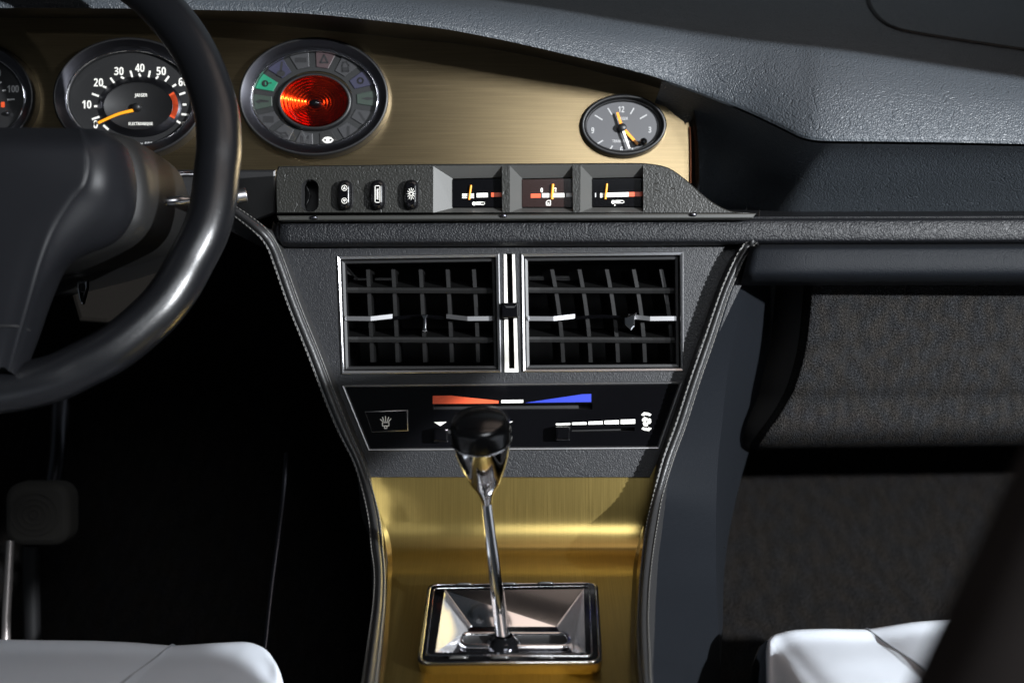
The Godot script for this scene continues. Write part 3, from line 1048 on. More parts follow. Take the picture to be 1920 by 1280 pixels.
func small_gauge(which: int, label: String, window: PackedVector2Array) -> void:
	var c := (window[0] + window[2]) / 2.0
	var t := thing("small_gauge", label, "gauge", Vector3(c.x, c.y, 0.021), "small gauges in the switch panel niches")
	var st := begin()
	prism(st, window, 0.0205, 0.0218)
	put(st, "dial_face", [mats.gloss, mats.gauge_brown, mats.gloss][which], t)
	var pts: PackedVector3Array
	if which == 0:
		for i in 3:
			bar(t, "scale_bar", mats.white, 867, 364.5 + 3.2 * i, 889, 366.6 + 3.2 * i, 0.3)
		bar(t, "scale_bar", mats.white, 894, 363.5, 915, 371.5, 0.5)
		bar(t, "red_bar", mats.red_print, 921, 362.5, 941, 370.5, 0.3)
		pts = PackedVector3Array([p3(883.5, 349), p3(880, 376)])
		thermometer(t, 897, 383, false)
	elif which == 1:
		bar(t, "red_bar", mats.red_print, 995, 364.5, 1013.5, 372.5, 0.3)
		bar(t, "scale_bar", mats.white, 1016, 363.8, 1058, 371.5, 0.4)
		bar(t, "scale_bar", mats.grey_print, 1061, 363.5, 1073, 370.5, 0.3)
		letters(t, "0", on_gauge(1015.5, 358), 0.0221, 0.0034, 0.75, mats.white)
		letters(t, "1/2", on_gauge(1038, 357), 0.0221, 0.003, 0.7, mats.white)
		pts = PackedVector3Array([p3(1036, 347), p3(1034.5, 375)])
		st = begin()
		var o := on_gauge(1028, 381.5)
		var u := 0.00040967
		stroke(st, PackedVector2Array([o + Vector2(-4, -4.5) * u, o + Vector2(4, -4.5) * u, o + Vector2(4, 4.5) * u, o + Vector2(-1, 4.5) * u, o + Vector2(-4, 2) * u, o + Vector2(-4, -4.5) * u]), 1.2 * u, 0.0222)
		stroke(st, PackedVector2Array([o + Vector2(-2, -3) * u, o + Vector2(2, 1) * u]), 0.9 * u, 0.0222)
		stroke(st, PackedVector2Array([o + Vector2(2, -3) * u, o + Vector2(-2, 1) * u]), 0.9 * u, 0.0222)
		put(st, "symbol", mats.white, t)
	else:
		bar(t, "scale_bar", mats.grey_print, 1115, 363, 1117, 371)
		bar(t, "scale_bar", mats.white, 1124.5, 363.5, 1128.5, 371.5)
		bar(t, "scale_bar", mats.white, 1131, 363, 1178, 371, 1.2)
		bar(t, "red_bar", mats.red_print, 1178.5, 361.5, 1204, 369.8, 0.4)
		pts = PackedVector3Array([p3(1137, 346), p3(1134, 375)])
		thermometer(t, 1157, 380, true)
	st = begin()
	var r := 0.0011 if which == 1 else 0.0008
	tube(st, pts, r, r, 8)
	put(st, "needle", mats.orange, t)


func p3(x: float, y: float) -> Vector3:
	var p := on_gauge(x, y)
	return Vector3(p.x, p.y, 0.0235)


func thermometer(parent: Node3D, x: float, y: float, drop: bool) -> void:
	var u := 0.00040967
	var o := on_gauge(x, y)
	var st := begin()
	face(st, ellipse(o + Vector2(-8, 0) * u, 3.5 * u, 3.5 * u, 16), 0.0222)
	var r := rrect(o + Vector2(3, 0.5) * u, 18 * u, 4.5 * u, 2.2 * u, 4)
	r.append(r[0])
	stroke(st, r, 1.2 * u, 0.0223)
	stroke(st, PackedVector2Array([o + Vector2(-6, 0.3) * u, o + Vector2(5, 0.5) * u]), 1.4 * u, 0.0224)
	if drop:
		face(st, ellipse(o + Vector2(-5, -6) * u, 1.3 * u, 1.3 * u, 10), 0.0222)
	put(st, "symbol", mats.white, parent)


# ---------------------------------------------------------------- console
func build_console() -> void:
	var t := thing("center_console", "leather centre console between two stitched rails, tapering towards the gear lever", "console", Vector3(0, -0.1047, 0))
	var panel := PackedVector2Array([Vector2(-0.1905, 0.0749), Vector2(0.1947, 0.0758), Vector2(0.108, -0.1059), Vector2(-0.113, -0.1059)])
	var slot := PackedVector2Array([Vector2(-0.0046, 0.0687), Vector2(0.0006, 0.0687), Vector2(0.0023, -0.0218), Vector2(-0.0025, -0.0218)])
	var st := begin()
	holed(st, panel, [PackedVector2Array([Vector2(-0.1365, 0.0666), Vector2(-0.01, 0.0687), Vector2(-0.0084, -0.0239), Vector2(-0.1327, -0.0255)]), PackedVector2Array([Vector2(0.0071, 0.0687), Vector2(0.1338, 0.0703), Vector2(0.134, -0.0232), Vector2(0.0084, -0.0237)]), slot, PackedVector2Array([Vector2(-0.1323, -0.0343), Vector2(0.1327, -0.0318), Vector2(0.1143, -0.0833), Vector2(-0.1118, -0.085)])], 0.0)
	var foot := PackedVector3Array([Vector3(-0.113, -0.1059, 0), Vector3(0.108, -0.1059, 0)])
	grid(st, [foot, PackedVector3Array([Vector3(-0.1139, -0.1072, -0.008), Vector3(0.1089, -0.1072, -0.008)])], false)
	put(st, "console_face", mats.panel, t)
	# brass sheet: down the console, round a bend and back along the tunnel
	var rows := [
		PackedVector3Array([Vector3(-0.1159, -0.0966, -0.003), Vector3(0, -0.0966, -0.003), Vector3(0.1176, -0.0966, -0.003)]),
		PackedVector3Array([Vector3(-0.1117, -0.1092, -0.003), Vector3(0, -0.1092, -0.003), Vector3(0.1151, -0.1092, -0.003)]),
		PackedVector3Array([Vector3(-0.1075, -0.126, -0.003), Vector3(0, -0.126, -0.003), Vector3(0.1117, -0.126, -0.003)]),
		PackedVector3Array([Vector3(-0.105, -0.1386, -0.003), Vector3(0, -0.1386, -0.003), Vector3(0.1096, -0.1386, -0.003)]),
		PackedVector3Array([Vector3(-0.1036, -0.1452, -0.0022), Vector3(0, -0.1452, -0.0022), Vector3(0.1083, -0.1452, -0.0022)]),
		PackedVector3Array([Vector3(-0.1022, -0.152, 0), Vector3(0, -0.152, 0), Vector3(0.1072, -0.152, 0)]),
		PackedVector3Array([Vector3(-0.101, -0.1581, 0.0036), Vector3(0, -0.1581, 0.0036), Vector3(0.106, -0.1581, 0.0036)]),
		PackedVector3Array([Vector3(-0.0997, -0.162, 0.0078), Vector3(0, -0.162, 0.0078), Vector3(0.1051, -0.162, 0.0078)]),
		PackedVector3Array([Vector3(-0.0986, -0.165, 0.0148), Vector3(0, -0.165, 0.0148), Vector3(0.1035, -0.165, 0.0148)]),
		PackedVector3Array([Vector3(-0.097, -0.1671, 0.0265), Vector3(0, -0.1671, 0.0265), Vector3(0.1019, -0.1671, 0.0265)]),
		PackedVector3Array([Vector3(-0.0951, -0.1685, 0.0415), Vector3(0, -0.1685, 0.0415), Vector3(0.0995, -0.1685, 0.0415)]),
	]
	rows.append(PackedVector3Array([Vector3(-0.0936, -0.171, 0.0568), Vector3(0, -0.171, 0.0568), Vector3(0.0975, -0.171, 0.0568)]))
	rows.append(PackedVector3Array([Vector3(-0.0925, -0.1757, 0.0716), Vector3(0, -0.1757, 0.0716), Vector3(0.0956, -0.1757, 0.0716)]))
	rows.append(PackedVector3Array([Vector3(-0.0907, -0.1814, 0.0897), Vector3(0, -0.1814, 0.0897), Vector3(0.0934, -0.1814, 0.0897)]))
	st = begin()
	grid(st, spline_grid(rows, 2, 4))
	# the tunnel part is cut out under the gear gate
	grid(st, [PackedVector3Array([Vector3(-0.0907, -0.1814, 0.0897), Vector3(-0.0541, -0.1814, 0.0897)]), PackedVector3Array([Vector3(-0.0891, -0.1957, 0.1346), Vector3(-0.0536, -0.1957, 0.1346)]), PackedVector3Array([Vector3(-0.0882, -0.2101, 0.1801), Vector3(-0.0542, -0.2101, 0.1801)])])
	grid(st, [PackedVector3Array([Vector3(0.0556, -0.1814, 0.0897), Vector3(0.0934, -0.1814, 0.0897)]), PackedVector3Array([Vector3(0.0543, -0.1957, 0.1346), Vector3(0.088, -0.1957, 0.1346)]), PackedVector3Array([Vector3(0.0529, -0.2101, 0.1801), Vector3(0.0841, -0.2101, 0.1801)])])
	grid(st, [PackedVector3Array([Vector3(-0.0882, -0.2101, 0.1801), Vector3(0.0841, -0.2101, 0.1801)]), PackedVector3Array([Vector3(-0.0875, -0.2153, 0.1965), Vector3(0.0828, -0.2153, 0.1965)]), PackedVector3Array([Vector3(-0.0856, -0.2385, 0.2697), Vector3(0.0795, -0.2385, 0.2697)])])
	put(st, "brass_sheet", mats.brass_floor, t)
	# the two rails
	var left_a := spline(PackedVector3Array([Vector3(-0.2345, 0.1089, 0), Vector3(-0.2155, 0.0962, 0.01), Vector3(-0.1969, 0.0821, 0.02), Vector3(-0.1895, 0.0725, 0.016), Vector3(-0.1836, 0.0576, 0.017), Vector3(-0.1729, 0.0268, 0.017), Vector3(-0.1584, -0.0091, 0.017), Vector3(-0.144, -0.0473, 0.017), Vector3(-0.1333, -0.072, 0.017), Vector3(-0.1231, -0.0907, 0.02), Vector3(-0.1157, -0.1096, 0.027), Vector3(-0.1074, -0.1313, 0.05), Vector3(-0.1026, -0.1487, 0.075), Vector3(-0.097, -0.1622, 0.105), Vector3(-0.094, -0.1764, 0.14), Vector3(-0.0919, -0.1916, 0.19), Vector3(-0.0891, -0.2023, 0.245), Vector3(-0.0854, -0.2164, 0.32)]), 4)
	var left_b := spline(PackedVector3Array([Vector3(-0.224, 0.1109, 0), Vector3(-0.2052, 0.0995, 0.01), Vector3(-0.1879, 0.087, 0.02), Vector3(-0.1796, 0.075, 0.016), Vector3(-0.1724, 0.0576, 0.017), Vector3(-0.1609, 0.0259, 0.017), Vector3(-0.1465, -0.0095, 0.017), Vector3(-0.1325, -0.0461, 0.017), Vector3(-0.1226, -0.0708, 0.017), Vector3(-0.1137, -0.0903, 0.02), Vector3(-0.1059, -0.1108, 0.027), Vector3(-0.0978, -0.1305, 0.05), Vector3(-0.0929, -0.1487, 0.075), Vector3(-0.0884, -0.1622, 0.105), Vector3(-0.0853, -0.1764, 0.14), Vector3(-0.0827, -0.1916, 0.19), Vector3(-0.0797, -0.2023, 0.245), Vector3(-0.0763, -0.2164, 0.32)]), 4)
	var right_a := spline(PackedVector3Array([Vector3(0.1851, 0.0837, 0), Vector3(0.1805, 0.0773, 0.018), Vector3(0.1776, 0.075, 0.016), Vector3(0.1708, 0.0642, 0.017), Vector3(0.1626, 0.0465, 0.017), Vector3(0.1572, 0.0321, 0.017), Vector3(0.1461, 0, 0.017), Vector3(0.1358, -0.0296, 0.017), Vector3(0.1247, -0.0638, 0.017), Vector3(0.1145, -0.0903, 0.02), Vector3(0.106, -0.1186, 0.03), Vector3(0.0978, -0.1384, 0.058), Vector3(0.092, -0.1543, 0.088), Vector3(0.0863, -0.1707, 0.125), Vector3(0.0812, -0.1853, 0.168), Vector3(0.0776, -0.1975, 0.21), Vector3(0.0752, -0.2023, 0.245), Vector3(0.07, -0.2164, 0.32)]), 4)
	var right_b := spline(PackedVector3Array([Vector3(0.1943, 0.0829, 0), Vector3(0.1891, 0.0761, 0.018), Vector3(0.187, 0.0737, 0.016), Vector3(0.1786, 0.0613, 0.017), Vector3(0.1708, 0.0436, 0.017), Vector3(0.1659, 0.0313, 0.017), Vector3(0.156, 0, 0.017), Vector3(0.1453, -0.0309, 0.017), Vector3(0.1346, -0.0646, 0.017), Vector3(0.1247, -0.0903, 0.02), Vector3(0.1153, -0.1166, 0.03), Vector3(0.1081, -0.1357, 0.058), Vector3(0.1016, -0.1512, 0.088), Vector3(0.0952, -0.167, 0.125), Vector3(0.0897, -0.1818, 0.168), Vector3(0.086, -0.1951, 0.21), Vector3(0.0828, -0.2007, 0.245), Vector3(0.0774, -0.2164, 0.32)]), 4)
	rail(t, left_a, left_b, 1.0)
	rail(t, right_a, right_b, -1.0)
	# bright trim strips between the rails and the brass
	st = begin()
	grid(st, spline_grid([PackedVector3Array([Vector3(-0.0997, -0.1306, 0.04), Vector3(-0.0942, -0.1444, 0.055), Vector3(-0.0889, -0.1571, 0.085), Vector3(-0.0863, -0.1704, 0.115), Vector3(-0.0827, -0.1923, 0.18), Vector3(-0.0791, -0.2072, 0.25)]), PackedVector3Array([Vector3(-0.0991, -0.1332, 0.03), Vector3(-0.0921, -0.1487, 0.035), Vector3(-0.0874, -0.1623, 0.066), Vector3(-0.0855, -0.1741, 0.096), Vector3(-0.0812, -0.196, 0.164), Vector3(-0.0785, -0.2122, 0.232)])], 4, 2))
	put(st, "trim_strip", mats.chrome, t)
	st = begin()
	grid(st, spline_grid([PackedVector3Array([Vector3(0.0984, -0.1379, 0.045), Vector3(0.0904, -0.1551, 0.085), Vector3(0.0857, -0.1699, 0.118), Vector3(0.0781, -0.1911, 0.185), Vector3(0.0735, -0.2072, 0.25)]), PackedVector3Array([Vector3(0.0991, -0.1401, 0.03), Vector3(0.0899, -0.159, 0.062), Vector3(0.0849, -0.1743, 0.095), Vector3(0.0774, -0.196, 0.164), Vector3(0.072, -0.2122, 0.232)])], 4, 2))
	put(st, "trim_strip", mats.gloss, t)
	# flank towards the passenger
	var edge := PackedVector3Array()
	for p in right_b:
		edge.append(p + Vector3(0.0008, 0, -0.012))
	var e2 := spline(PackedVector3Array([Vector3(0.211, 0.087, -0.05), Vector3(0.21, 0.0809, -0.045), Vector3(0.2046, 0.074, -0.04), Vector3(0.1969, 0.0646, -0.036), Vector3(0.1889, 0.0457, -0.03), Vector3(0.1863, 0.0328, -0.03), Vector3(0.1781, 0, -0.03), Vector3(0.1729, -0.0323, -0.03), Vector3(0.169, -0.0677, -0.03), Vector3(0.1657, -0.0947, -0.028), Vector3(0.1639, -0.1232, -0.025), Vector3(0.1611, -0.1455, -0.01), Vector3(0.1579, -0.1641, 0.01), Vector3(0.1551, -0.1852, 0.03), Vector3(0.1515, -0.2054, 0.06), Vector3(0.1478, -0.2248, 0.09), Vector3(0.1446, -0.2366, 0.11), Vector3(0.1332, -0.2609, 0.18)]), 4)
	var e3 := spline(PackedVector3Array([Vector3(0.2456, 0.0953, -0.15), Vector3(0.2456, 0.0891, -0.15), Vector3(0.2456, 0.077, -0.15), Vector3(0.2472, 0.0631, -0.16), Vector3(0.2488, 0.0465, -0.17), Vector3(0.2493, 0.0318, -0.17), Vector3(0.2464, -0.0024, -0.17), Vector3(0.2366, -0.0382, -0.17), Vector3(0.2243, -0.0769, -0.17), Vector3(0.2127, -0.1068, -0.16), Vector3(0.2005, -0.137, -0.14), Vector3(0.1913, -0.1613, -0.12), Vector3(0.1842, -0.1824, -0.1), Vector3(0.1786, -0.2062, -0.08), Vector3(0.1732, -0.2295, -0.05), Vector3(0.167, -0.252, -0.02), Vector3(0.1616, -0.2659, 0), Vector3(0.1487, -0.2927, 0.08)]), 4)
	var e4 := PackedVector3Array()
	for p in e3:
		e4.append(p + Vector3(-0.03, 0, -0.12))
	st = begin()
	grid(st, spline_grid([edge, e2], 1, 3))
	grid(st, spline_grid([e2, e3], 1, 4))
	grid(st, [e3, e4])
	put(st, "passenger_flank", mats.navy, t)
	# flank towards the driver
	st = begin()
	var f1 := PackedVector3Array()
	var f2 := PackedVector3Array()
	for p in left_a:
		f1.append(p + Vector3(-0.0008, 0, -0.01))
		f2.append(p + Vector3(0.01, -0.005, -0.3))
	grid(st, [f1, f2])
	put(st, "driver_flank", mats.navy, t)
	st = begin()
	dish(st, Vector2(0.1762, -0.1717), [[0.0024, 0.0024, -0.09], [0.0022, 0.0022, -0.072], [0.0001, 0.0001, -0.07]], 12)
	put(st, "stud", mats.chrome, t)


func rail(t: Node3D, a: PackedVector3Array, b: PackedVector3Array, sign_in: float) -> void:
	# a leather roll with a flat crown between two rows of stitches
	var prof := [[-0.06, -0.03], [-0.02, -0.006], [0.0, -0.0016], [0.05, 0.0], [0.16, 0.0006], [0.2, -0.0004], [0.26, 0.0012], [0.38, 0.0026], [0.5, 0.0031], [0.62, 0.0026], [0.74, 0.0012], [0.8, -0.0004], [0.84, 0.0006], [0.95, 0.0], [1.0, -0.0016], [1.02, -0.006], [1.06, -0.03]]
	var rows := []
	for q in prof:
		var row := PackedVector3Array()
		for i in a.size():
			var up := out_of(a, b, i)
			row.append(a[i].lerp(b[i], q[0]) + up * q[1])
		rows.append(row)
	var st := begin()
	grid(st, rows)
	var body := put(st, "rail", mats.rail, t)
	# stitches: short threads along both rows
	st = begin()
	for share in [0.08, 0.9]:
		var path := PackedVector3Array()
		for i in a.size():
			path.append(a[i].lerp(b[i], share) + out_of(a, b, i) * 0.0006)
		var along := 0.0
		var i := 0
		var step := 0.0042
		var total := 0.0
		for j in path.size() - 1:
			total += path[j].distance_to(path[j + 1])
		while along < total - step and i < path.size() - 1:
			var p := walk(path, along)
			var q := walk(path, along + step * 0.62)
			tube(st, PackedVector3Array([p, p.lerp(q, 0.5) + out_of(a, b, mini(i, a.size() - 1)) * 0.0005, q]), 0.00042, 0.00042, 5, false, false)
			along += step
	put(st, "stitching", mats.thread, body, "stuff")


func out_of(a: PackedVector3Array, b: PackedVector3Array, i: int) -> Vector3:
	var along := a[mini(i + 1, a.size() - 1)] - a[maxi(i - 1, 0)]
	var n := (b[i] - a[i]).cross(along).normalized()
	return n if n.z > 0.0 else -n


func walk(path: PackedVector3Array, s: float) -> Vector3:
	for j in path.size() - 1:
		var d := path[j].distance_to(path[j + 1])
		if s <= d:
			return path[j].lerp(path[j + 1], s / d)
		s -= d
	return path[path.size() - 1]


# ---------------------------------------------------------------- air vents
func build_vents() -> void:
	vent(PackedVector2Array([Vector2(-0.1365, 0.0666), Vector2(-0.01, 0.0687), Vector2(-0.0084, -0.0239), Vector2(-0.1327, -0.0255)]), PackedVector2Array([Vector2(-0.1344, 0.0643), Vector2(-0.0126, 0.0661), Vector2(-0.0107, -0.0224), Vector2(-0.1315, -0.023)]), "air vent left of the slider, its upright vanes facing straight out", [692, 740, 792, 843, 893], 1.0, 797.0)
	vent(PackedVector2Array([Vector2(0.0071, 0.0687), Vector2(0.1338, 0.0703), Vector2(0.134, -0.0232), Vector2(0.0084, -0.0237)]), PackedVector2Array([Vector2(0.009, 0.0664), Vector2(0.1313, 0.0676), Vector2(0.1321, -0.0211), Vector2(0.0105, -0.022)]), "air vent right of the slider, its upright vanes turned aside", [1050, 1102, 1154, 1205, 1257], 7.0, 1181.0)
	var t := thing("vent_slider", "white framed upright slider with a black knob between the two vents", "slider", Vector3(-0.0013, 0.0209, 0))
	var st := begin()
	prism(st, PackedVector2Array([Vector2(-0.0063, 0.068), Vector2(-0.0042, 0.068), Vector2(-0.0023, -0.0211), Vector2(0.0021, -0.0211), Vector2(0.0002, 0.068), Vector2(0.0021, 0.068), Vector2(0.005, -0.0239), Vector2(-0.0057, -0.0239)]), 0.0005, 0.0012)
	put(st, "white_plate", mats.white, t)
	st = begin()
	var slot := anticlockwise(PackedVector2Array([Vector2(-0.0046, 0.0687), Vector2(0.0006, 0.0687), Vector2(0.0023, -0.0218), Vector2(-0.0025, -0.0218)]))
	grid(st, [loop3(slot, 0.0004), loop3(slot, -0.02)], false, true)
	face(st, slot, -0.02)
	put(st, "slot", mats.black, t)
	st = begin()
	prism(st, PackedVector2Array([Vector2(-0.0083, 0.0298), Vector2(0.005, 0.0302), Vector2(0.0054, 0.0182), Vector2(-0.0079, 0.0178)]), 0.0013, 0.012, 0.0012)
	put(st, "knob", mats.gloss, t)
	st = begin()
	prism(st, PackedVector2Array([Vector2(-0.007, 0.0297), Vector2(-0.005, 0.0272), Vector2(0.0021, 0.0272), Vector2(0.0041, 0.0301), Vector2(0.0033, 0.0281), Vector2(0.0017, 0.026), Vector2(-0.0045, 0.026)]), 0.011, 0.0135)
	put(st, "knob_ridge", mats.plastic, t)


func vent(outer: PackedVector2Array, inner: PackedVector2Array, label: String, vanes: Array, turned: float, tab_x: float) -> void:
	var o := anticlockwise(outer)
	var n := anticlockwise(inner)
	var c := (o[0] + o[2]) / 2.0
	var t := thing("air_vent", label, "vent", Vector3(c.x, c.y, 0), "air vents in the console")
	var st := begin()
	grid(st, [loop3(inset(o, -0.0002), 0.0), loop3(inset(o, 0.0001), 0.0016), loop3(o, 0.0018), loop3(inset(o, 0.0006), 0.0022), loop3(n, 0.0014), loop3(inset(n, 0.0004), -0.001)], false, true)
	put(st, "frame", mats.trim, t)
	var deep := inset(n, 0.0004)
	st = begin()
	grid(st, [loop3(deep, -0.001), loop3(deep, -0.11)], false, true)
	face(st, deep, -0.11)
	put(st, "duct", mats.black, t)
	# inner carrier frame
	st = begin()
	grid(st, [loop3(inset(n, 0.0012), -0.003), loop3(inset(n, 0.0032), -0.0035), loop3(inset(n, 0.0036), -0.012)], false, true)
	put(st, "carrier", mats.plastic, t)
	var lx := n[0].x
	var rx := n[0].x
	for p in n:
		lx = minf(lx, p.x)
		rx = maxf(rx, p.x)
	var u := 0.00041867
	# upright vanes
	for x in vanes:
		var foot_x: float = (x - 960.0) * u
		st = begin()
		var a := deg_to_rad(turned)
		var front := Vector2(foot_x, -0.016)
		var back := front + Vector2(-sin(a), -cos(a)) * 0.042
		var w := 0.0015
		var rows := []
		for e in [[0.0, -1.0], [0.0, 1.0], [1.0, 1.0], [1.0, -1.0], [0.0, -1.0]]:
			var q: Vector2 = front.lerp(back, e[0]) + Vector2(w * e[1], 0)
			var lean := 0.0035 if turned < 5.0 else 0.009
			var row := PackedVector3Array()
			for s in 9:
				var f := s / 8.0
				var y := lerpf(0.0572, -0.0165, f)
				row.append(Vector3(q.x + lean * (f - 0.5) * (1.3 - 0.6 * f), y, q.y + 0.004 * sin(PI * f)))
			rows.append(row)
		grid(st, rows, false)
		put(st, "upright_vane", mats.vane, t)
	# level vanes
	for y in [544.0, 637.0]:
		st = begin()
		var yy: float = (640.0 - y) * u
		var rows := []
		for e in [[0.0, 0.0], [0.0021, -0.0006], [0.0034, -0.0075], [0.0095, -0.036], [0.0072, -0.036], [-0.0016, -0.0075], [-0.0021, -0.0006], [0.0, 0.0]]:
			var row := PackedVector3Array()
			for s in 13:
				var f := s / 12.0
				var bow := -0.003 * (1.0 - pow(2.0 * f - 1.0, 4.0)) * (1.0 if e[1] > -0.01 else 0.0)
				row.append(Vector3(lerpf(lx + 0.003, rx - 0.0015, f), yy + e[0] + (f - 0.5) * -0.0006, -0.007 + e[1] + bow))
			rows.append(row)
		grid(st, rows, false)
		put(st, "level_vane", mats.vane, t)
	# middle blade with two chrome wings and a tab
	var y0 := (640.0 - 597.0) * u
	var span := rx - lx
	st = begin()
	var blade := []
	for e in [[0.0, 0.002], [0.0014, 0.0], [0.0014, -0.012], [0.0, -0.024], [-0.0014, -0.012], [-0.0014, 0.0], [0.0, 0.002]]:
		var row := PackedVector3Array()
		for s in 17:
			var f := s / 16.0
			var rise := 0.0018 * (1.0 - smoothstep(0.0, 0.5, absf(f - 0.5) * 2.0))
			var dip := -0.006 * (1.0 - smoothstep(0.05, 0.34, absf(f - 0.5)))
			row.append(Vector3(lx + 0.002 + (span - 0.004) * f, y0 + e[0] + rise, -0.0045 + e[1] + dip))
		blade.append(row)
	grid(st, blade, false)
	put(st, "middle_blade", mats.gloss, t)
	for side in [0, 1]:
		st = begin()
		var f0 := 0.012 if side == 0 else 0.672
		var f1 := 0.325 if side == 0 else 0.985
		var strip := []
		for e in [[-0.0018, -0.001], [-0.0017, 0.0006], [0.0017, 0.0006], [0.0018, -0.001]]:
			var row := PackedVector3Array()
			for q in [[0.0, 0.0, -0.0015], [0.06, 0.0, 0.0], [0.56, -0.0002, 0.0006], [1.0, 0.0018, -0.0028]]:
				var g: float = q[0] if side == 0 else 1.0 - q[0]
				row.append(Vector3(lx + 0.001 + (span - 0.002) * lerpf(f0, f1, g), y0 + e[0] + q[1], -0.002 + e[1] + q[2]))
			if side == 1:
				row.reverse()
			strip.append(row)
		grid(st, strip, false)
		put(st, "chrome_wing", mats.wing, t)
	st = begin()
	var tx := (tab_x - 960.0) * u
	if turned < 5.0:
		prism(st, PackedVector2Array([Vector2(tx - 0.0026, y0 + 0.003), Vector2(tx - 0.0008, y0 - 0.0005), Vector2(tx - 0.0008, y0 - 0.0075), Vector2(tx - 0.0022, y0 - 0.0102), Vector2(tx + 0.0022, y0 - 0.0102), Vector2(tx + 0.0012, y0 - 0.0075), Vector2(tx + 0.0012, y0 - 0.0005), Vector2(tx + 0.0024, y0 + 0.003)]), -0.009, 0.003, 0.0006)
	else:
		prism(st, PackedVector2Array([Vector2(tx - 0.0048, y0 + 0.001), Vector2(tx - 0.0045, y0 - 0.005), Vector2(tx + 0.0004, y0 - 0.0095), Vector2(tx + 0.0036, y0 - 0.006), Vector2(tx + 0.0036, y0 + 0.0015), Vector2(tx + 0.0058, y0 + 0.0055), Vector2(tx, y0 + 0.003)]), -0.009, 0.002, 0.0012)
	put(st, "tab", mats.chrome, t)


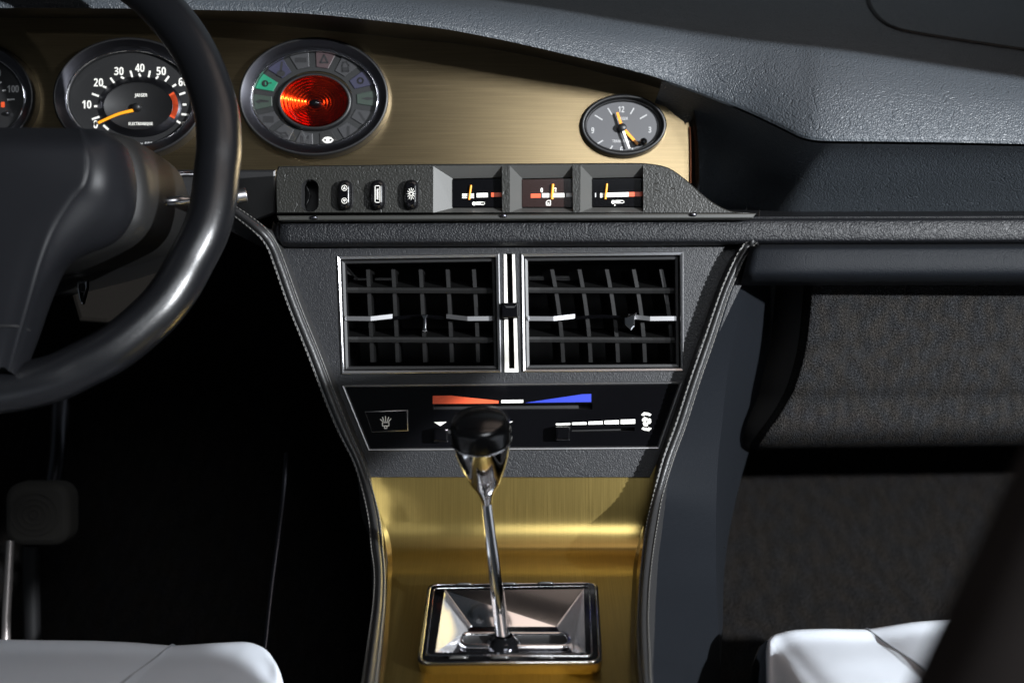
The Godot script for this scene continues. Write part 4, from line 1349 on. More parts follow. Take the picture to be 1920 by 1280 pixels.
# ---------------------------------------------------------------- heater panel
func build_heater_panel() -> void:
	var t := thing("heater_panel", "glossy black heater panel with red and blue temperature wedge, in a thin chrome frame", "panel", Vector3(0, -0.0586, 0))
	var o := anticlockwise(PackedVector2Array([Vector2(-0.1331, -0.0339), Vector2(0.1336, -0.0312), Vector2(0.1149, -0.0839), Vector2(-0.1122, -0.0854)]))
	var n := inset(o, 0.0022)
	var st := begin()
	grid(st, [loop3(o, 0.0), loop3(o, 0.0012), loop3(inset(o, 0.0005), 0.002), loop3(inset(o, 0.0013), 0.0017), loop3(n, -0.0012)], false, true)
	put(st, "frame", mats.thin_trim, t)
	st = begin()
	var slots := [PackedVector2Array([Vector2(-0.0616, -0.0497), Vector2(0.0629, -0.0484), Vector2(0.0629, -0.053), Vector2(-0.0616, -0.0536)]), PackedVector2Array([Vector2(0.0469, -0.0683), Vector2(0.096, -0.0671), Vector2(0.096, -0.07), Vector2(0.0469, -0.071)]), PackedVector2Array([Vector2(-0.0612, -0.0679), Vector2(0, -0.0671), Vector2(0, -0.0721), Vector2(-0.0612, -0.0729)])]
	holed(st, n, slots, -0.001)
	put(st, "black_plate", mats.gloss, t)
	for s in slots:
		st = begin()
		var w := anticlockwise(s)
		grid(st, [loop3(w, -0.001), loop3(w, -0.014)], false, true)
		face(st, w, -0.014)
		put(st, "slot", mats.plastic, t)
	var z := -0.0007
	for q in [["red_wedge", "red_print", PackedVector2Array([Vector2(-0.062, -0.0425), Vector2(-0.0481, -0.0423), Vector2(-0.0105, -0.0463), Vector2(-0.0105, -0.0484), Vector2(-0.062, -0.0488)])], ["white_mark", "white", PackedVector2Array([Vector2(-0.0084, -0.0458), Vector2(0.0088, -0.0456), Vector2(0.0088, -0.0479), Vector2(-0.0084, -0.0481)])], ["blue_wedge", "blue_print", PackedVector2Array([Vector2(0.0103, -0.0479), Vector2(0.0553, -0.0412), Vector2(0.062, -0.041), Vector2(0.062, -0.0473)])], ["triangle_mark", "white", PackedVector2Array([Vector2(-0.0613, -0.063), Vector2(-0.0511, -0.0628), Vector2(-0.0561, -0.0661)])], ["triangle_mark", "white", PackedVector2Array([Vector2(-0.0092, -0.0628), Vector2(0.0008, -0.0624), Vector2(-0.0042, -0.0653)])]]:
		st = begin()
		prism(st, q[2], z - 0.0002, z)
		put(st, q[0], mats[q[1]], t)
	for i in 5:
		st = begin()
		var x0 := 1042.0 + 30.3 * i
		var lo := 796.2 - 0.55 * i
		var hi := 793.0 - 1.75 * i
		face(st, PackedVector2Array([on_console(x0, lo), on_console(x0 + 27, lo - 0.5), on_console(x0 + 27, hi - 0.9), on_console(x0, hi)]), z)
		put(st, "fan_bar", mats.white, t)
	# lit push button with a washer symbol
	st = begin()
	prism(st, PackedVector2Array([Vector2(-0.1141, -0.0552), Vector2(-0.0821, -0.0541), Vector2(-0.0817, -0.0692), Vector2(-0.1091, -0.0702)]), -0.001, 0.0035, 0.0009)
	var b := put(st, "push_button", mats.gloss, t)
	st = begin()
	var rim := anticlockwise(PackedVector2Array([Vector2(-0.1141, -0.0552), Vector2(-0.0821, -0.0541), Vector2(-0.0817, -0.0692), Vector2(-0.1091, -0.0702)]))
	grid(st, [loop3(inset(rim, -0.0007), -0.0009), loop3(inset(rim, -0.0006), 0.0016), loop3(inset(rim, -0.0001), 0.0019)], true, true)
	put(st, "button_frame", mats.thin_trim, b)
	st = begin()
	var c := Vector2(-0.0984, -0.0626)
	var u := 0.000417
	stroke(st, PackedVector2Array([c + Vector2(-6, -1) * u, c + Vector2(6, -1) * u, c + Vector2(6, -7.5) * u, c + Vector2(-6, -7.5) * u, c + Vector2(-6, -1) * u]), 1.5 * u, 0.0037)
	stroke(st, PackedVector2Array([c + Vector2(-2.3, -8) * u, c + Vector2(-2.3, -12) * u, c + Vector2(2.3, -12) * u, c + Vector2(2.3, -8) * u]), 1.4 * u, 0.0037)
	for q in [[-5.5, 1.0, -10.0, 5.0], [-3.0, 1.0, -6.0, 9.0], [0.0, 1.0, -0.5, 10.5], [3.0, 1.0, 5.5, 9.0], [5.5, 1.0, 10.0, 6.0]]:
		stroke(st, PackedVector2Array([c + Vector2(q[0], q[1]) * u, c + Vector2(q[2], q[3]) * u]), 1.5 * u, 0.0037)
	put(st, "symbol", mats.white, b)
	for k in [Vector2(-0.055, -0.0724), Vector2(0.0393, -0.0711)]:
		st = begin()
		prism(st, rrect(k, 0.0112, 0.0103, 0.0008, 3), -0.012, 0.012, 0.0016)
		put(st, "slider_knob", mats.gloss, t)
	# fan symbol: three blades between two turning arrows
	st = begin()
	var f := Vector2(0.1052, -0.0626)
	for i in 3:
		var a := TAU * i / 3.0 + 0.6
		var blade := PackedVector2Array()
		for q in [[0.12, 3.0], [0.75, 7.0], [1.35, 9.2], [2.0, 9.4], [2.45, 8.2], [2.2, 5.5], [2.3, 3.0]]:
			blade.append(f + Vector2(cos(a + q[0]), sin(a + q[0])) * q[1] * u)
		face(st, blade, z)
	stroke(st, ring2(f, 4.0 * u, 4.0 * u, 16), 3.0 * u, z + 0.0001)
	for s in [-1.0, 1.0]:
		var arrow := PackedVector2Array()
		for q in [[-10.0, 12.5], [-4.6, 17.8], [-3.6, 16.4], [3.0, 16.6], [9.3, 13.8], [6.8, 10.4], [1.6, 12.4], [-3.2, 12.8], [-3.4, 10.6]]:
			arrow.append(f + Vector2(q[0], q[1]) * u * s)
		face(st, arrow, z)
	put(st, "fan_symbol", mats.white, t)


func on_console(x: float, y: float) -> Vector2:
	return Vector2(x - 960.0, 640.0 - y) * 0.00041867


# ---------------------------------------------------------------- gear lever
func build_gear_lever() -> void:
	var t := thing("gear_gate", "chrome gear gate with a slotted tray on the brass tunnel", "gear gate", Vector3(-0.0018, -0.1998, 0.1477))
	var base := PackedVector3Array([Vector3(0.057, -0.2124, 0.1842), Vector3(-0.0594, -0.2126, 0.1848), Vector3(-0.0592, -0.1799, 0.0817), Vector3(0.0606, -0.179, 0.0787)])
	var top := PackedVector3Array([Vector3(0.0572, -0.2039, 0.1922), Vector3(-0.0601, -0.2043, 0.1933), Vector3(-0.0598, -0.1717, 0.0905), Vector3(0.0611, -0.171, 0.0883)])
	var crown := PackedVector3Array([Vector3(0.0554, -0.2021, 0.1929), Vector3(-0.058, -0.2025, 0.1941), Vector3(-0.0578, -0.1717, 0.0969), Vector3(0.0591, -0.1709, 0.0947)])
	var st := begin()
	grid(st, [round_quad(base, 0.009), round_quad(top, 0.009)], true, true)
	put(st, "brass_skirt", mats.brass_floor, t)
	var line_a := PackedVector3Array([Vector3(0.0514, -0.2003, 0.1872), Vector3(-0.0552, -0.2, 0.1863), Vector3(-0.0553, -0.173, 0.101), Vector3(0.055, -0.1718, 0.0973)])
	var line_b := PackedVector3Array([Vector3(0.051, -0.2003, 0.185), Vector3(-0.0547, -0.2, 0.1841), Vector3(-0.0548, -0.1735, 0.1003), Vector3(0.0545, -0.1724, 0.0968)])
	var line_c := PackedVector3Array([Vector3(0.0505, -0.1997, 0.1854), Vector3(-0.0539, -0.1994, 0.1844), Vector3(-0.0541, -0.1734, 0.1025), Vector3(0.0537, -0.1724, 0.0991)])
	var rim := PackedVector3Array([Vector3(0.0468, -0.199, 0.1832), Vector3(-0.049, -0.1987, 0.1823), Vector3(-0.0472, -0.1741, 0.1047), Vector3(0.0503, -0.1735, 0.1028)])
	st = begin()
	grid(st, [round_quad(top, 0.009), round_quad(crown, 0.008), round_quad(line_a, 0.004), round_quad(line_b, 0.004), round_quad(line_c, 0.004), round_quad(rim, 0.002)], false, true)
	put(st, "bezel", mats.gate_black, t)
	st = begin()
	tube(st, round_quad(crown, 0.008), 0.0007, 0.0007, 8, true)
	put(st, "outer_bead", mats.chrome, t)
	st = begin()
	tube(st, round_quad(line_b, 0.004), 0.0006, 0.0006, 8, true)
	put(st, "inner_bead", mats.chrome, t)
	# tray: four facets down to the floor round the slot
	var fl := PackedVector3Array([Vector3(-0.0283, -0.1957, 0.1214), Vector3(0.0305, -0.1957, 0.1214), Vector3(0.0404, -0.2059, 0.1536), Vector3(-0.0397, -0.2059, 0.1536)])
	var r2 := PackedVector3Array([Vector3(-0.0472, -0.1741, 0.1047), Vector3(0.0503, -0.1735, 0.1028), Vector3(0.0468, -0.199, 0.1832), Vector3(-0.049, -0.1987, 0.1823)])
	for q in [["mirror_facet", 0, 1], ["right_facet", 1, 2], ["front_facet", 2, 3], ["left_facet", 3, 0]]:
		st = begin()
		next_group(st, false)
		var a: Vector3 = r2[q[1]]
		var b: Vector3 = r2[q[2]]
		var c: Vector3 = fl[q[2]]
		var d: Vector3 = fl[q[1]]
		tri(st, a, c, b)
		tri(st, a, d, c)
		put(st, q[0], mats.chrome if q[0] == "mirror_facet" else mats.dusty_chrome, t)
		st = begin()
		tube(st, PackedVector3Array([b, c]), 0.0008, 0.0008, 8)
		put(st, "facet_edge", mats.chrome, t)
	st = begin()
	next_group(st, false)
	tri(st, fl[0], fl[2], fl[1])
	tri(st, fl[0], fl[3], fl[2])
	put(st, "tray_floor", mats.gate_black, t)
	var lip := round_quad(PackedVector3Array([Vector3(0.0381, -0.2031, 0.1488), Vector3(-0.0342, -0.2031, 0.1488), Vector3(-0.0348, -0.1982, 0.1332), Vector3(0.0388, -0.1982, 0.1332)]), 0.007, 6)
	st = begin()
	tube(st, lip, 0.002, 0.002, 10, true)
	put(st, "slot_lip", mats.chrome, t)
	st = begin()
	fan(st, round_quad(PackedVector3Array([Vector3(0.0372, -0.203, 0.1464), Vector3(-0.0332, -0.203, 0.1464), Vector3(-0.0337, -0.1988, 0.1333), Vector3(0.0377, -0.1988, 0.1333)]), 0.006, 6))
	put(st, "slot", mats.black, t)
	for q in [PackedVector3Array([Vector3(-0.0336, -0.172, 0.098)]), PackedVector3Array([Vector3(-0.0023, -0.1718, 0.0973)]), PackedVector3Array([Vector3(0.0238, -0.1715, 0.0965)]), PackedVector3Array([Vector3(-0.0339, -0.2009, 0.1893)]), PackedVector3Array([Vector3(-0.0075, -0.2009, 0.1893)]), PackedVector3Array([Vector3(0.021, -0.2009, 0.1893)])]:
		st = begin()
		var c: Vector3 = q[0]
		var rows := []
		for e in [[1.0, 0.0], [0.95, 0.0012], [0.8, 0.0018]]:
			var ring := PackedVector3Array()
			for p in rrect(Vector2.ZERO, 0.0125 * e[0], 0.0075 * e[0], 0.003 * e[0], 4):
				ring.append(c + Vector3(p.x, p.y * -0.302, p.y * 0.953 * -1.0) + Vector3(0, 0.953, 0.302) * e[1])
			rows.append(ring)
		grid(st, rows, true, true)
		fan(st, rows[2])
		put(st, "position_window", mats.indicator, t)
	# lever
	var base_p := Vector3(-0.0057, -0.2018, 0.144)
	var neck := Vector3(-0.0164, -0.1056, 0.165)
	var g := thing("gear_lever", "chrome gear lever with a black cap standing in the gear gate", "gear lever", base_p)
	st = begin()
	tube(st, spline(PackedVector3Array([base_p, Vector3(-0.0093, -0.1708, 0.15), Vector3(-0.0134, -0.134, 0.158), neck]), 8), 0.0052, 0.0034, 20)
	put(st, "rod", mats.chrome, g)
	st = begin()
	spin(st, base_p + Vector3(0, -0.002, 0), base_p + Vector3(0, 0.006, 0.0019), [[0.0, 0.012], [0.35, 0.0118], [0.6, 0.0085], [1.0, 0.0062]], 24)
	put(st, "collar", mats.gate_black, g)
	var p1 := Vector3(-0.0213, -0.034, 0.205)
	st = begin()
	var r := 0.000336
	spin(st, neck, p1, [[0.0, 10 * r], [0.03, 11 * r], [0.08, 13.5 * r], [0.15, 21.0 * r], [0.22, 31.0 * r], [0.36, 42.0 * r], [0.48, 50.0 * r], [0.57, 53.8 * r], [0.605, 54.5 * r]])
	put(st, "ferrule", mats.chrome, g)
	st = begin()
	spin(st, neck, p1, [[0.605, 54.5 * r], [0.615, 56.5 * r], [0.63, 57.0 * r], [0.72, 57.0 * r], [0.75, 56.0 * r], [0.775, 53.5 * r], [0.795, 49.0 * r], [0.812, 41.0 * r], [0.826, 28.0 * r], [0.833, 14.0 * r], [0.835, 0.2 * r]])
	put(st, "cap", mats.knob, g)
	st = begin()
	spin(st, neck, p1, [[0.596, 54.0 * r], [0.6, 57.0 * r], [0.606, 57.8 * r], [0.613, 57.0 * r]])
	put(st, "cap_ring", mats.chrome, g)


# ---------------------------------------------------------------- steering
func build_steering() -> void:
	var t := thing("steering_wheel", "black padded steering wheel with a single broad spoke at the left edge", "steering wheel", Vector3(-0.3576, 0.0996, 0.15))
	var half := PackedVector3Array([Vector3(-0.3366, -0.0318, 0.2), Vector3(-0.3215, -0.0301, 0.2), Vector3(-0.3085, -0.0282, 0.199), Vector3(-0.2878, -0.0232, 0.197), Vector3(-0.272, -0.0155, 0.194), Vector3(-0.2503, -0.0031, 0.19), Vector3(-0.2275, 0.0181, 0.183), Vector3(-0.2157, 0.0355, 0.177), Vector3(-0.2078, 0.0535, 0.17), Vector3(-0.2007, 0.0703, 0.165), Vector3(-0.1967, 0.0902, 0.158), Vector3(-0.1961, 0.1132, 0.15), Vector3(-0.1958, 0.1303, 0.145), Vector3(-0.1989, 0.1523, 0.138), Vector3(-0.2056, 0.1728, 0.131), Vector3(-0.2157, 0.1947, 0.124), Vector3(-0.2289, 0.2149, 0.118), Vector3(-0.2454, 0.2335, 0.112), Vector3(-0.2654, 0.2505, 0.107), Vector3(-0.2933, 0.2669, 0.102), Vector3(-0.3285, 0.2776, 0.098), Vector3(-0.3633, 0.282, 0.096)])
	var ring := PackedVector3Array()
	for p in half:
		ring.append(p)
	var mx: float = half[0].x
	for i in range(half.size() - 1, 0, -1):
		ring.append(Vector3(2.0 * mx - half[i].x, half[i].y, half[i].z))
	var st := begin()
	tube(st, spline(ring, 5, true), 0.0151, 0.0151, 28, true)
	put(st, "rim", mats.wheel, t)
	# hub pad and spoke: a flat field, a soft ridge and rounded flanks
	var rows := [
		PackedVector3Array([Vector3(-0.4321, 0.132, 0.2), Vector3(-0.4202, 0.1205, 0.222), Vector3(-0.4186, 0.1038, 0.225), Vector3(-0.4186, 0.0876, 0.225), Vector3(-0.418, 0.0713, 0.226), Vector3(-0.418, 0.0518, 0.226), Vector3(-0.418, 0.0324, 0.226), Vector3(-0.418, 0.013, 0.226), Vector3(-0.418, -0.013, 0.226), Vector3(-0.418, -0.0308, 0.226)]),
		PackedVector3Array([Vector3(-0.3282, 0.1336, 0.2), Vector3(-0.316, 0.1212, 0.222), Vector3(-0.3111, 0.1086, 0.226), Vector3(-0.3111, 0.0956, 0.226), Vector3(-0.3127, 0.0826, 0.226), Vector3(-0.3155, 0.0647, 0.227), Vector3(-0.3174, 0.0452, 0.228), Vector3(-0.32, 0.0259, 0.228), Vector3(-0.3241, 0, 0.226), Vector3(-0.3265, -0.0195, 0.224)]),
		PackedVector3Array([Vector3(-0.2792, 0.1339, 0.1965), Vector3(-0.2682, 0.1217, 0.2187), Vector3(-0.2647, 0.1096, 0.2232), Vector3(-0.2661, 0.098, 0.2248), Vector3(-0.273, 0.0901, 0.2255), Vector3(-0.283, 0.0729, 0.2266), Vector3(-0.2904, 0.0524, 0.2275), Vector3(-0.2963, 0.0323, 0.2275), Vector3(-0.3042, 0.0049, 0.2255), Vector3(-0.3104, -0.0156, 0.2228)]),
		PackedVector3Array([Vector3(-0.2727, 0.134, 0.196), Vector3(-0.2619, 0.1218, 0.218), Vector3(-0.2586, 0.1091, 0.222), Vector3(-0.2599, 0.0955, 0.224), Vector3(-0.2667, 0.087, 0.225), Vector3(-0.2774, 0.0697, 0.226), Vector3(-0.2848, 0.0502, 0.227), Vector3(-0.2906, 0.0307, 0.227), Vector3(-0.2992, 0.0032, 0.225), Vector3(-0.3062, -0.0179, 0.222)]),
		PackedVector3Array([Vector3(-0.271, 0.134, 0.194), Vector3(-0.2597, 0.1223, 0.2147), Vector3(-0.2557, 0.1095, 0.219), Vector3(-0.2572, 0.0953, 0.2205), Vector3(-0.2643, 0.0854, 0.2215), Vector3(-0.2747, 0.068, 0.2225), Vector3(-0.2837, 0.0491, 0.223), Vector3(-0.2901, 0.0299, 0.2232), Vector3(-0.2989, 0.0026, 0.2215), Vector3(-0.3059, -0.0186, 0.2195)]),
		PackedVector3Array([Vector3(-0.2638, 0.1343, 0.19), Vector3(-0.2516, 0.125, 0.204), Vector3(-0.2467, 0.1111, 0.208), Vector3(-0.2464, 0.0953, 0.21), Vector3(-0.252, 0.08, 0.21), Vector3(-0.2639, 0.0653, 0.212), Vector3(-0.2804, 0.0462, 0.212), Vector3(-0.2897, 0.028, 0.212), Vector3(-0.2982, 0.0013, 0.212), Vector3(-0.3062, -0.0205, 0.212)]),
		PackedVector3Array([Vector3(-0.2598, 0.1342, 0.178), Vector3(-0.2473, 0.1243, 0.182), Vector3(-0.2419, 0.1121, 0.184), Vector3(-0.2398, 0.0957, 0.184), Vector3(-0.2429, 0.0779, 0.184), Vector3(-0.2549, 0.0625, 0.184), Vector3(-0.2801, 0.0498, 0.186), Vector3(-0.291, 0.0286, 0.188), Vector3(-0.3005, 0, 0.19), Vector3(-0.308, -0.0229, 0.195)]),
		PackedVector3Array([Vector3(-0.2705, 0.1367, 0.15), Vector3(-0.2587, 0.127, 0.15), Vector3(-0.2537, 0.1157, 0.15), Vector3(-0.252, 0.0996, 0.15), Vector3(-0.2548, 0.0826, 0.15), Vector3(-0.2676, 0.0676, 0.15), Vector3(-0.2947, 0.0541, 0.15), Vector3(-0.305, 0.0311, 0.155), Vector3(-0.3137, 0, 0.16), Vector3(-0.3197, -0.025, 0.17)]),
	]
	st = begin()
	grid(st, spline_grid(rows, 4, 5))
	put(st, "hub_pad", mats.hub, t)
	st = begin()
	var seam := PackedVector3Array([Vector3(-0.329, 0.0097, 0.2295), Vector3(-0.3101, 0.0094, 0.2285), Vector3(-0.3, 0.0094, 0.227), Vector3(-0.2984, 0.0085, 0.222), Vector3(-0.2968, 0.0069, 0.214), Vector3(-0.3, 0.0044, 0.193)])
	tube(st, spline(seam, 4), 0.0006, 0.0006, 6)
	put(st, "pad_joint", mats.black, t)
	# column shroud behind the wheel
	var c := thing("steering_column", "dark plastic steering column shroud behind the wheel hub", "steering column", Vector3(-0.3313, 0.0924, 0.08))
	var o := PackedVector3Array(PackedVector3Array([Vector3(-0.3241, 0.1419, 0.14), Vector3(-0.2844, 0.1419, 0.14), Vector3(-0.2625, 0.139, 0.14), Vector3(-0.2535, 0.1347, 0.14), Vector3(-0.2459, 0.126, 0.14), Vector3(-0.2412, 0.1127, 0.14), Vector3(-0.2391, 0.0976, 0.14), Vector3(-0.2402, 0.0843, 0.14), Vector3(-0.2434, 0.0749, 0.14), Vector3(-0.252, 0.0663, 0.14), Vector3(-0.2654, 0.0605, 0.14), Vector3(-0.296, 0.0515, 0.14), Vector3(-0.3385, 0.045, 0.14), Vector3(-0.3745, 0.045, 0.14), Vector3(-0.3889, 0.0864, 0.14), Vector3(-0.3745, 0.1368, 0.14)]))
	st = begin()
	var rows2 := []
	for e in [[0.8, 0.022], [0.93, 0.018], [0.985, 0.008], [1.0, -0.004], [0.99, -0.05], [0.96, -0.1]]:
		var ring2d := PackedVector3Array()
		var mid := Vector3(-0.3132, 0.0936, 0.14)
		for p in spline(o, 3, true):
			var q: Vector3 = mid + (p - mid) * e[0]
			q.z = 0.14 + e[1]
			ring2d.append(q)
		rows2.append(ring2d)
	grid(st, rows2, true, true)
	put(st, "shroud", mats.shroud, c)
	st = begin()
	var o2 := PackedVector3Array([Vector3(-0.2721, 0.14, 0.05), Vector3(-0.2589, 0.1225, 0.05), Vector3(-0.2514, 0.1098, 0.05), Vector3(-0.2438, 0.0859, 0.05), Vector3(-0.2494, 0.0756, 0.05), Vector3(-0.2577, 0.0676, 0.05), Vector3(-0.2864, 0.0557, 0.05), Vector3(-0.3301, 0.043, 0.05), Vector3(-0.3818, 0.0378, 0.05), Vector3(-0.4057, 0.0955, 0.05), Vector3(-0.358, 0.1472, 0.05)])
	rows2 = []
	for e in [[0.7, 0.04], [0.92, 0.03], [1.0, 0.008], [1.0, -0.03], [0.95, -0.1]]:
		var ring2d := PackedVector3Array()
		var mid := Vector3(-0.3222, 0.0955, 0.05)
		for p in spline(o2, 3, true):
			var q: Vector3 = mid + (p - mid) * e[0]
			q.z = 0.05 + e[1]
			ring2d.append(q)
		rows2.append(ring2d)
	grid(st, rows2, true, true)
	put(st, "lower_shroud", mats.plastic, c)
	st = begin()
	prism(st, PackedVector2Array([Vector2(-0.3798, 0.0633), Vector2(-0.2849, 0.0678), Vector2(-0.2849, 0.0362), Vector2(-0.3414, 0.0154), Vector2(-0.3663, 0.0172)]), -0.14, -0.08, 0.004)
	put(st, "under_cover", mats.cover, c)
	# stalk
	var k := thing("control_stalk", "clear and chrome control stalk reaching out behind the wheel rim", "stalk", Vector3(-0.2487, 0.0991, 0.1))
	st = begin()
	prism(st, PackedVector2Array([Vector2(-0.2446, 0.0998), Vector2(-0.2413, 0.0995), Vector2(-0.241, 0.0914), Vector2(-0.2439, 0.091)]), 0.095, 0.12, 0.001)
	put(st, "end_plate", mats.chrome, k)
	st = begin()
	spin(st, Vector3(-0.2448, 0.0969, 0.11), Vector3(-0.1958, 0.1029, 0.09), [[0.0, 0.0018], [0.02, 0.0034], [0.3, 0.0034], [0.32, 0.0026], [0.4, 0.0026], [1.0, 0.0028]], 16)
	put(st, "rod", mats.satin, k)
	st = begin()
	var prof := [[0.0, 0.0026], [0.05, 0.0054]]
	for i in 17:
		prof.append([0.1 + i * 0.047, 0.0056 if i % 2 == 0 else 0.0049])
	prof.append([0.95, 0.005])
	prof.append([1.0, 0.0002])
	spin(st, Vector3(-0.1966, 0.1029, 0.09), Vector3(-0.189, 0.1044, 0.088), prof, 20)
	put(st, "ribbed_tip", mats.satin, k)
	# ignition key under the column
	var y := thing("ignition_key", "small bright key hanging under the steering column", "key", Vector3(-0.3168, 0.0362, 0.06))
	st = begin()
	prism(st, PackedVector2Array([Vector2(-0.32, 0.0441), Vector2(-0.3125, 0.0449), Vector2(-0.3125, 0.0394), Vector2(-0.3141, 0.0331), Vector2(-0.3156, 0.0275), Vector2(-0.3168, 0.0272), Vector2(-0.3188, 0.0315), Vector2(-0.32, 0.0386)]), 0.055, 0.06, 0.0014)
	put(st, "bow", mats.chrome, y)
	st = begin()
	prism(st, rrect(Vector2(-0.3158, 0.0393), 0.0043, 0.0063, 0.0015, 3), 0.059, 0.0605)
	put(st, "inlay", mats.plastic, y)


# ---------------------------------------------------------------- footwells
func build_footwells() -> void:
	var f := thing("floor", "dark carpeted floor under the dashboard", "", Vector3(0, -0.3869, -0.4), "", "structure")
	var st := begin()
	grid(st, spline_grid([PackedVector3Array([Vector3(-0.0452, 0.0301, -0.8), Vector3(0.4069, 0.0301, -0.8), Vector3(1.0098, 0.0301, -0.8)]), PackedVector3Array([Vector3(-0.0389, -0.1428, -0.55), Vector3(0.3504, -0.1428, -0.55), Vector3(0.8696, -0.1428, -0.55)]), PackedVector3Array([Vector3(-0.0352, -0.2462, -0.4), Vector3(0.3165, -0.2462, -0.4), Vector3(0.7854, -0.2462, -0.4)]), PackedVector3Array([Vector3(-0.0314, -0.3349, -0.25), Vector3(0.2826, -0.3349, -0.25), Vector3(0.7013, -0.3349, -0.25)]), PackedVector3Array([Vector3(-0.0264, -0.466, -0.05), Vector3(0.2374, -0.466, -0.05), Vector3(0.5891, -0.466, -0.05)])], 6, 6))
	put(st, "passenger_floor", mats.mat_floor, f)
	st = begin()
	grid(st, spline_grid([PackedVector3Array([Vector3(-1.1103, 0.242, -0.7), Vector3(-0.5409, 0.242, -0.7), Vector3(-0.0427, 0.242, -0.7)]), PackedVector3Array([Vector3(-1.0123, -0.1428, -0.55), Vector3(-0.4932, -0.1428, -0.55), Vector3(-0.0389, -0.1428, -0.55)]), PackedVector3Array([Vector3(-0.947, -0.255, -0.45), Vector3(-0.4614, -0.255, -0.45), Vector3(-0.0364, -0.255, -0.45)]), PackedVector3Array([Vector3(-0.8491, -0.3483, -0.3), Vector3(-0.4136, -0.3483, -0.3), Vector3(-0.0327, -0.3483, -0.3)]), PackedVector3Array([Vector3(-0.6858, -0.466, -0.05), Vector3(-0.3341, -0.466, -0.05), Vector3(-0.0264, -0.466, -0.05)])], 4, 4))
	put(st, "driver_floor", mats.mat_floor, f)
	# firewall behind everything
	var w := thing("firewall", "black firewall behind the dashboard", "", Vector3(0, 0, -0.8), "", "structure")
	st = begin()
	prism(st, PackedVector2Array([Vector2(-1.3116, 0.3279), Vector2(1.1477, 0.3279), Vector2(1.1477, -0.1938), Vector2(-1.3116, -0.1938)]), -0.85, -0.78)
	put(st, "wall", mats.black, w)
	# carpeted bulkhead pad before the passenger's feet
	var b := thing("bulkhead_pad", "grey carpeted pad hanging above the passenger floor", "pad", Vector3(0.3408, -0.0737, -0.1))
	var lines := []
	for q in [[470, 1522, -0.045], [540, 1514, -0.05], [600, 1509, -0.056], [660, 1501, -0.062], [720, 1484, -0.067], [750, 1470, -0.076], [780, 1452, -0.072], [803, 1435, -0.074], [822, 1421, -0.086], [836, 1412, -0.108], [842, 1412, -0.145], [838, 1425, -0.2]]:
		var d: float = 1.0 - q[2]
		var row := PackedVector3Array()
		for e in [0.0, 0.004, 0.012, 0.1, 0.2, 0.35, 0.55, 0.8]:
			var x: float = (q[1] - 960.0) * 0.00041867 * d + e
			var roll := -0.02 if e == 0.0 else (-0.005 if e == 0.004 else 0.0)
			row.append(Vector3(x, (640.0 - q[0] + e * 14.0) * 0.00041867 * d, q[2] + roll - e * 0.05))
		lines.append(row)
	st = begin()
	grid(st, spline_grid(lines, 4, 4))
	put(st, "carpet_face", mats.carpet, b)
	st = begin()
	var edge := PackedVector3Array()
	var edge2 := PackedVector3Array()
	for q in lines:
		edge.append(q[0] + Vector3(-0.0005, 0, 0.004))
		edge2.append(q[0] + Vector3(-0.013, 0.0, -0.05))
	grid(st, spline_grid([edge, edge2], 4, 1))
	put(st, "bound_edge", mats.binding, b)
	# pedals
	var p := thing("brake_pedal", "rounded rubber pedal pad with moulded rings in the driver footwell", "pedal", Vector3(-0.4461, -0.1618, -0.2))
	st = begin()
	prism(st, rrect(Vector2(-0.4461, -0.1623), 0.0613, 0.0593, 0.0161, 6), -0.225, -0.2, 0.006, true)
	put(st, "pad", mats.pedal, p)
	for i in 4:
		st = begin()
		var path := PackedVector3Array()
		for v in ellipse(Vector2(-0.4481, -0.1618), 0.0045 * (1 + 1.3 * i), 0.004 * (1 + 1.3 * i), 24):
			path.append(Vector3(v.x, v.y, -0.2))
		tube(st, path, 0.0014, 0.0014, 6, true)
		put(st, "ring", mats.pedal, p)
	st = begin()
	tube(st, spline(PackedVector3Array([Vector3(-0.4713, -0.0337, -0.34), Vector3(-0.4594, -0.0762, -0.3), Vector3(-0.4473, -0.1108, -0.26), Vector3(-0.4447, -0.1499, -0.235)]), 4), 0.009, 0.007, 10)
	put(st, "hanger", mats.dark_metal, p)
	st = begin()
	tube(st, PackedVector3Array([Vector3(-0.4587, -0.1931, -0.22), Vector3(-0.4624, -0.2369, -0.23), Vector3(-0.4652, -0.2907, -0.24), Vector3(-0.4679, -0.3611, -0.25)]), 0.008, 0.008, 10)
	put(st, "arm", mats.plastic, p)
	var cable := thing("floor_cable", "thin dark cable standing beside the console in the driver footwell", "cable", Vector3(-0.2026, -0.1658, -0.1))
	st = begin()
	tube(st, spline(PackedVector3Array([Vector3(-0.2005, -0.1002, -0.14), Vector3(-0.1996, -0.1135, -0.13), Vector3(-0.1998, -0.136, -0.12), Vector3(-0.2008, -0.1704, -0.1), Vector3(-0.2026, -0.208, -0.08), Vector3(-0.2031, -0.2594, -0.05)]), 4), 0.0028, 0.0022, 10)
	put(st, "sheath", mats.dark_metal, cable)
	var r := thing("floor_rod", "pale upright metal rod below the pedal at the left edge", "rod", Vector3(-0.4575, -0.2234, -0.16))
	st = begin()
	tube(st, PackedVector3Array([Vector3(-0.459, -0.1822, -0.17), Vector3(-0.4585, -0.2146, -0.165), Vector3(-0.4585, -0.2477, -0.16), Vector3(-0.456, -0.2985, -0.15)]), 0.0035, 0.004, 12)
	put(st, "rod", mats.rod, r)


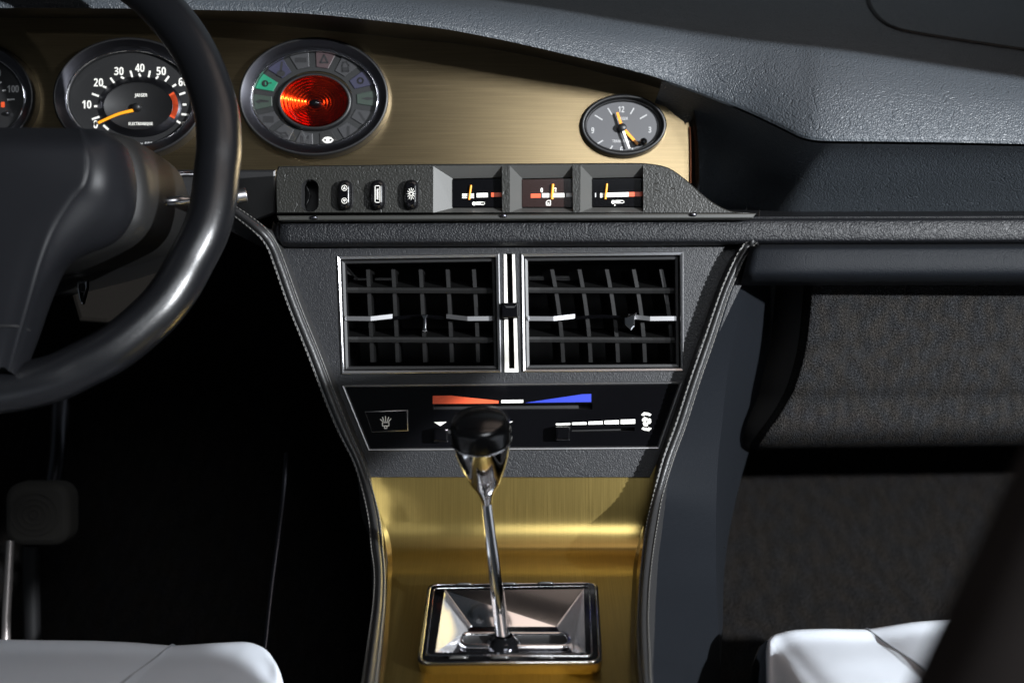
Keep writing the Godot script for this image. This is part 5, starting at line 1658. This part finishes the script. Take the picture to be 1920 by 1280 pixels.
# ---------------------------------------------------------------- seats
func build_seats() -> void:
	var t := thing("driver_seat", "pale grey cloth driver seat cushion in the lower left corner", "seat", Vector3(-0.2229, -0.2167, 0.25))
	var crest := [[-420, 1196, 0.12], [-150, 1196, 0.12], [0, 1197, 0.12], [150, 1199, 0.12], [250, 1202, 0.12], [315, 1207, 0.118], [332, 1208, 0.118], [380, 1205, 0.12], [440, 1202, 0.12], [470, 1203, 0.124], [497, 1213, 0.135], [516, 1234, 0.155], [528, 1262, 0.18], [536, 1300, 0.2]]
	cushion(t, crest, 1.0)
	seam_line(t, crest, 330.0, -0.13)
	var p := thing("passenger_seat", "bright white grey cloth passenger seat cushion in the lower right corner", "seat", Vector3(0.2167, -0.2167, 0.25))
	crest = [[1437, 1300, 0.2], [1436.5, 1240, 0.16], [1437, 1205, 0.135], [1442, 1193, 0.125], [1455, 1186, 0.12], [1485, 1179.5, 0.12], [1540, 1178, 0.12], [1612, 1178.5, 0.118], [1626, 1177.5, 0.118], [1660, 1172, 0.12], [1705, 1165, 0.12], [1765, 1160.5, 0.12], [1900, 1155, 0.12], [2300, 1150, 0.12]]
	cushion(p, crest, -1.0)
	seam_line(p, crest, 1618.0, 0.12)
	var st := begin()
	grid(st, spline_grid([PackedVector3Array([Vector3(0.1757, -0.2048, 0.12), Vector3(0.1707, -0.2112, 0.145), Vector3(0.1618, -0.2204, 0.19), Vector3(0.1498, -0.2386, 0.25)]), PackedVector3Array([Vector3(0.1744, -0.2105, 0.11), Vector3(0.1673, -0.2155, 0.135), Vector3(0.1572, -0.2232, 0.18), Vector3(0.1438, -0.2386, 0.25)]), PackedVector3Array([Vector3(0.1753, -0.2183, 0.09), Vector3(0.1669, -0.2254, 0.11), Vector3(0.1573, -0.2349, 0.15), Vector3(0.1443, -0.2482, 0.22)]), PackedVector3Array([Vector3(0.1869, -0.2371, 0.04), Vector3(0.1798, -0.2466, 0.05), Vector3(0.171, -0.2619, 0.08), Vector3(0.1636, -0.28, 0.12)])], 4, 4))
	put(st, "side_bolster", mats.gloss, p)
	# backrest close to the lens, in the lower right corner
	var b := thing("seat_backrest", "dark brown backrest edge blurred across the lower right corner", "seat", Vector3(0.1338, -0.0939, 0.66))
	var rows := []
	for q in [[0.0, 0.0], [0.004, 0.01], [0.016, 0.017], [0.04, 0.02], [0.09, 0.022], [0.17, 0.023], [0.25, 0.024]]:
		var row := PackedVector3Array()
		for c in PackedVector3Array([Vector3(0.2057, 0.0387, 0.58), Vector3(0.1817, 0.0084, 0.6), Vector3(0.1591, -0.0191, 0.62), Vector3(0.1402, -0.0392, 0.64), Vector3(0.1268, -0.0534, 0.655), Vector3(0.114, -0.0663, 0.67), Vector3(0.1034, -0.079, 0.68), Vector3(0.0947, -0.0883, 0.69), Vector3(0.0854, -0.0992, 0.7), Vector3(0.0656, -0.1408, 0.71)]):
			row.append(c + Vector3(q[0], q[0] * 0.15, q[1]))
		rows.append(row)
	st = begin()
	grid(st, spline_grid(rows, 3, 3))
	var back := []
	for q in [[0.0, 0.0], [0.005, -0.012], [0.016, -0.02], [0.04, -0.023], [0.09, -0.024], [0.17, -0.025], [0.25, -0.025]]:
		var row := PackedVector3Array()
		for c in PackedVector3Array([Vector3(0.2057, 0.0387, 0.58), Vector3(0.1817, 0.0084, 0.6), Vector3(0.1591, -0.0191, 0.62), Vector3(0.1402, -0.0392, 0.64), Vector3(0.1268, -0.0534, 0.655), Vector3(0.114, -0.0663, 0.67), Vector3(0.1034, -0.079, 0.68), Vector3(0.0947, -0.0883, 0.69), Vector3(0.0854, -0.0992, 0.7), Vector3(0.0656, -0.1408, 0.71)]):
			row.append(c + Vector3(q[0], q[0] * 0.15, q[1]))
		back.append(row)
	grid(st, spline_grid(back, 3, 3))
	put(st, "cover", mats.belt, b)


func cushion(t: Node3D, crest: Array, _side: float) -> void:
	var rows := []
	for e in [[0.0, -0.09, -0.05], [0.0, -0.025, -0.014], [0.0, 0.0, 0.0], [1.0, -0.002, 0.03], [2.0, -0.002, 0.09], [3.0, -0.006, 0.2], [4.0, -0.012, 0.4]]:
		var row := PackedVector3Array()
		for q in crest:
			var d: float = 1.0 - q[2]
			var p := Vector3((q[0] - 960.0) * 0.00041867 * d, (640.0 - q[1]) * 0.00041867 * d, q[2])
			var fall := 1.0
			row.append(p + Vector3(0, e[1] * fall, e[2]))
		rows.append(row)
	var fine := spline_grid(rows, 7, 7)
	# slack in the cloth: shallow wandering folds
	var slack := FastNoiseLite.new()
	slack.seed = 8
	slack.frequency = 9.0
	slack.fractal_octaves = 3
	for row in fine:
		for i in row.size():
			var p: Vector3 = row[i]
			row[i] = p + Vector3(0, 0.0008 * slack.get_noise_3d(p.x, p.y * 0.5, p.z * 1.4), 0)
	var st := begin()
	grid(st, fine)
	put(st, "cushion", mats.cloth, t)


func crest_at(crest: Array, x: float) -> Vector3:
	for i in crest.size() - 1:
		if crest[i][0] <= x and x <= crest[i + 1][0]:
			var f: float = (x - crest[i][0]) / (crest[i + 1][0] - crest[i][0])
			var z := lerpf(crest[i][2], crest[i + 1][2], f)
			return Vector3((x - 960.0) * 0.00041867 * (1.0 - z), (640.0 - lerpf(crest[i][1], crest[i + 1][1], f)) * 0.00041867 * (1.0 - z), z)
	return Vector3.ZERO


func seam_line(t: Node3D, crest: Array, x: float, drift: float) -> void:
	var path := PackedVector3Array()
	for e in [[0.0, -0.02, -0.008], [0.0, 0.0, 0.0], [0.15, -0.0008, 0.015], [0.3, -0.002, 0.03], [0.5, -0.0022, 0.06], [0.7, -0.002, 0.09], [0.85, -0.0035, 0.14], [1.0, -0.006, 0.2]]:
		var p := crest_at(crest, x + drift * 430.0 * sqrt(e[0]) * 0.5)
		path.append(p + Vector3(0, e[1] + 0.0002, e[2]))
	var st := begin()
	tube(st, spline(path, 4), 0.0008, 0.0008, 6)
	put(st, "seam", mats.seam, t)
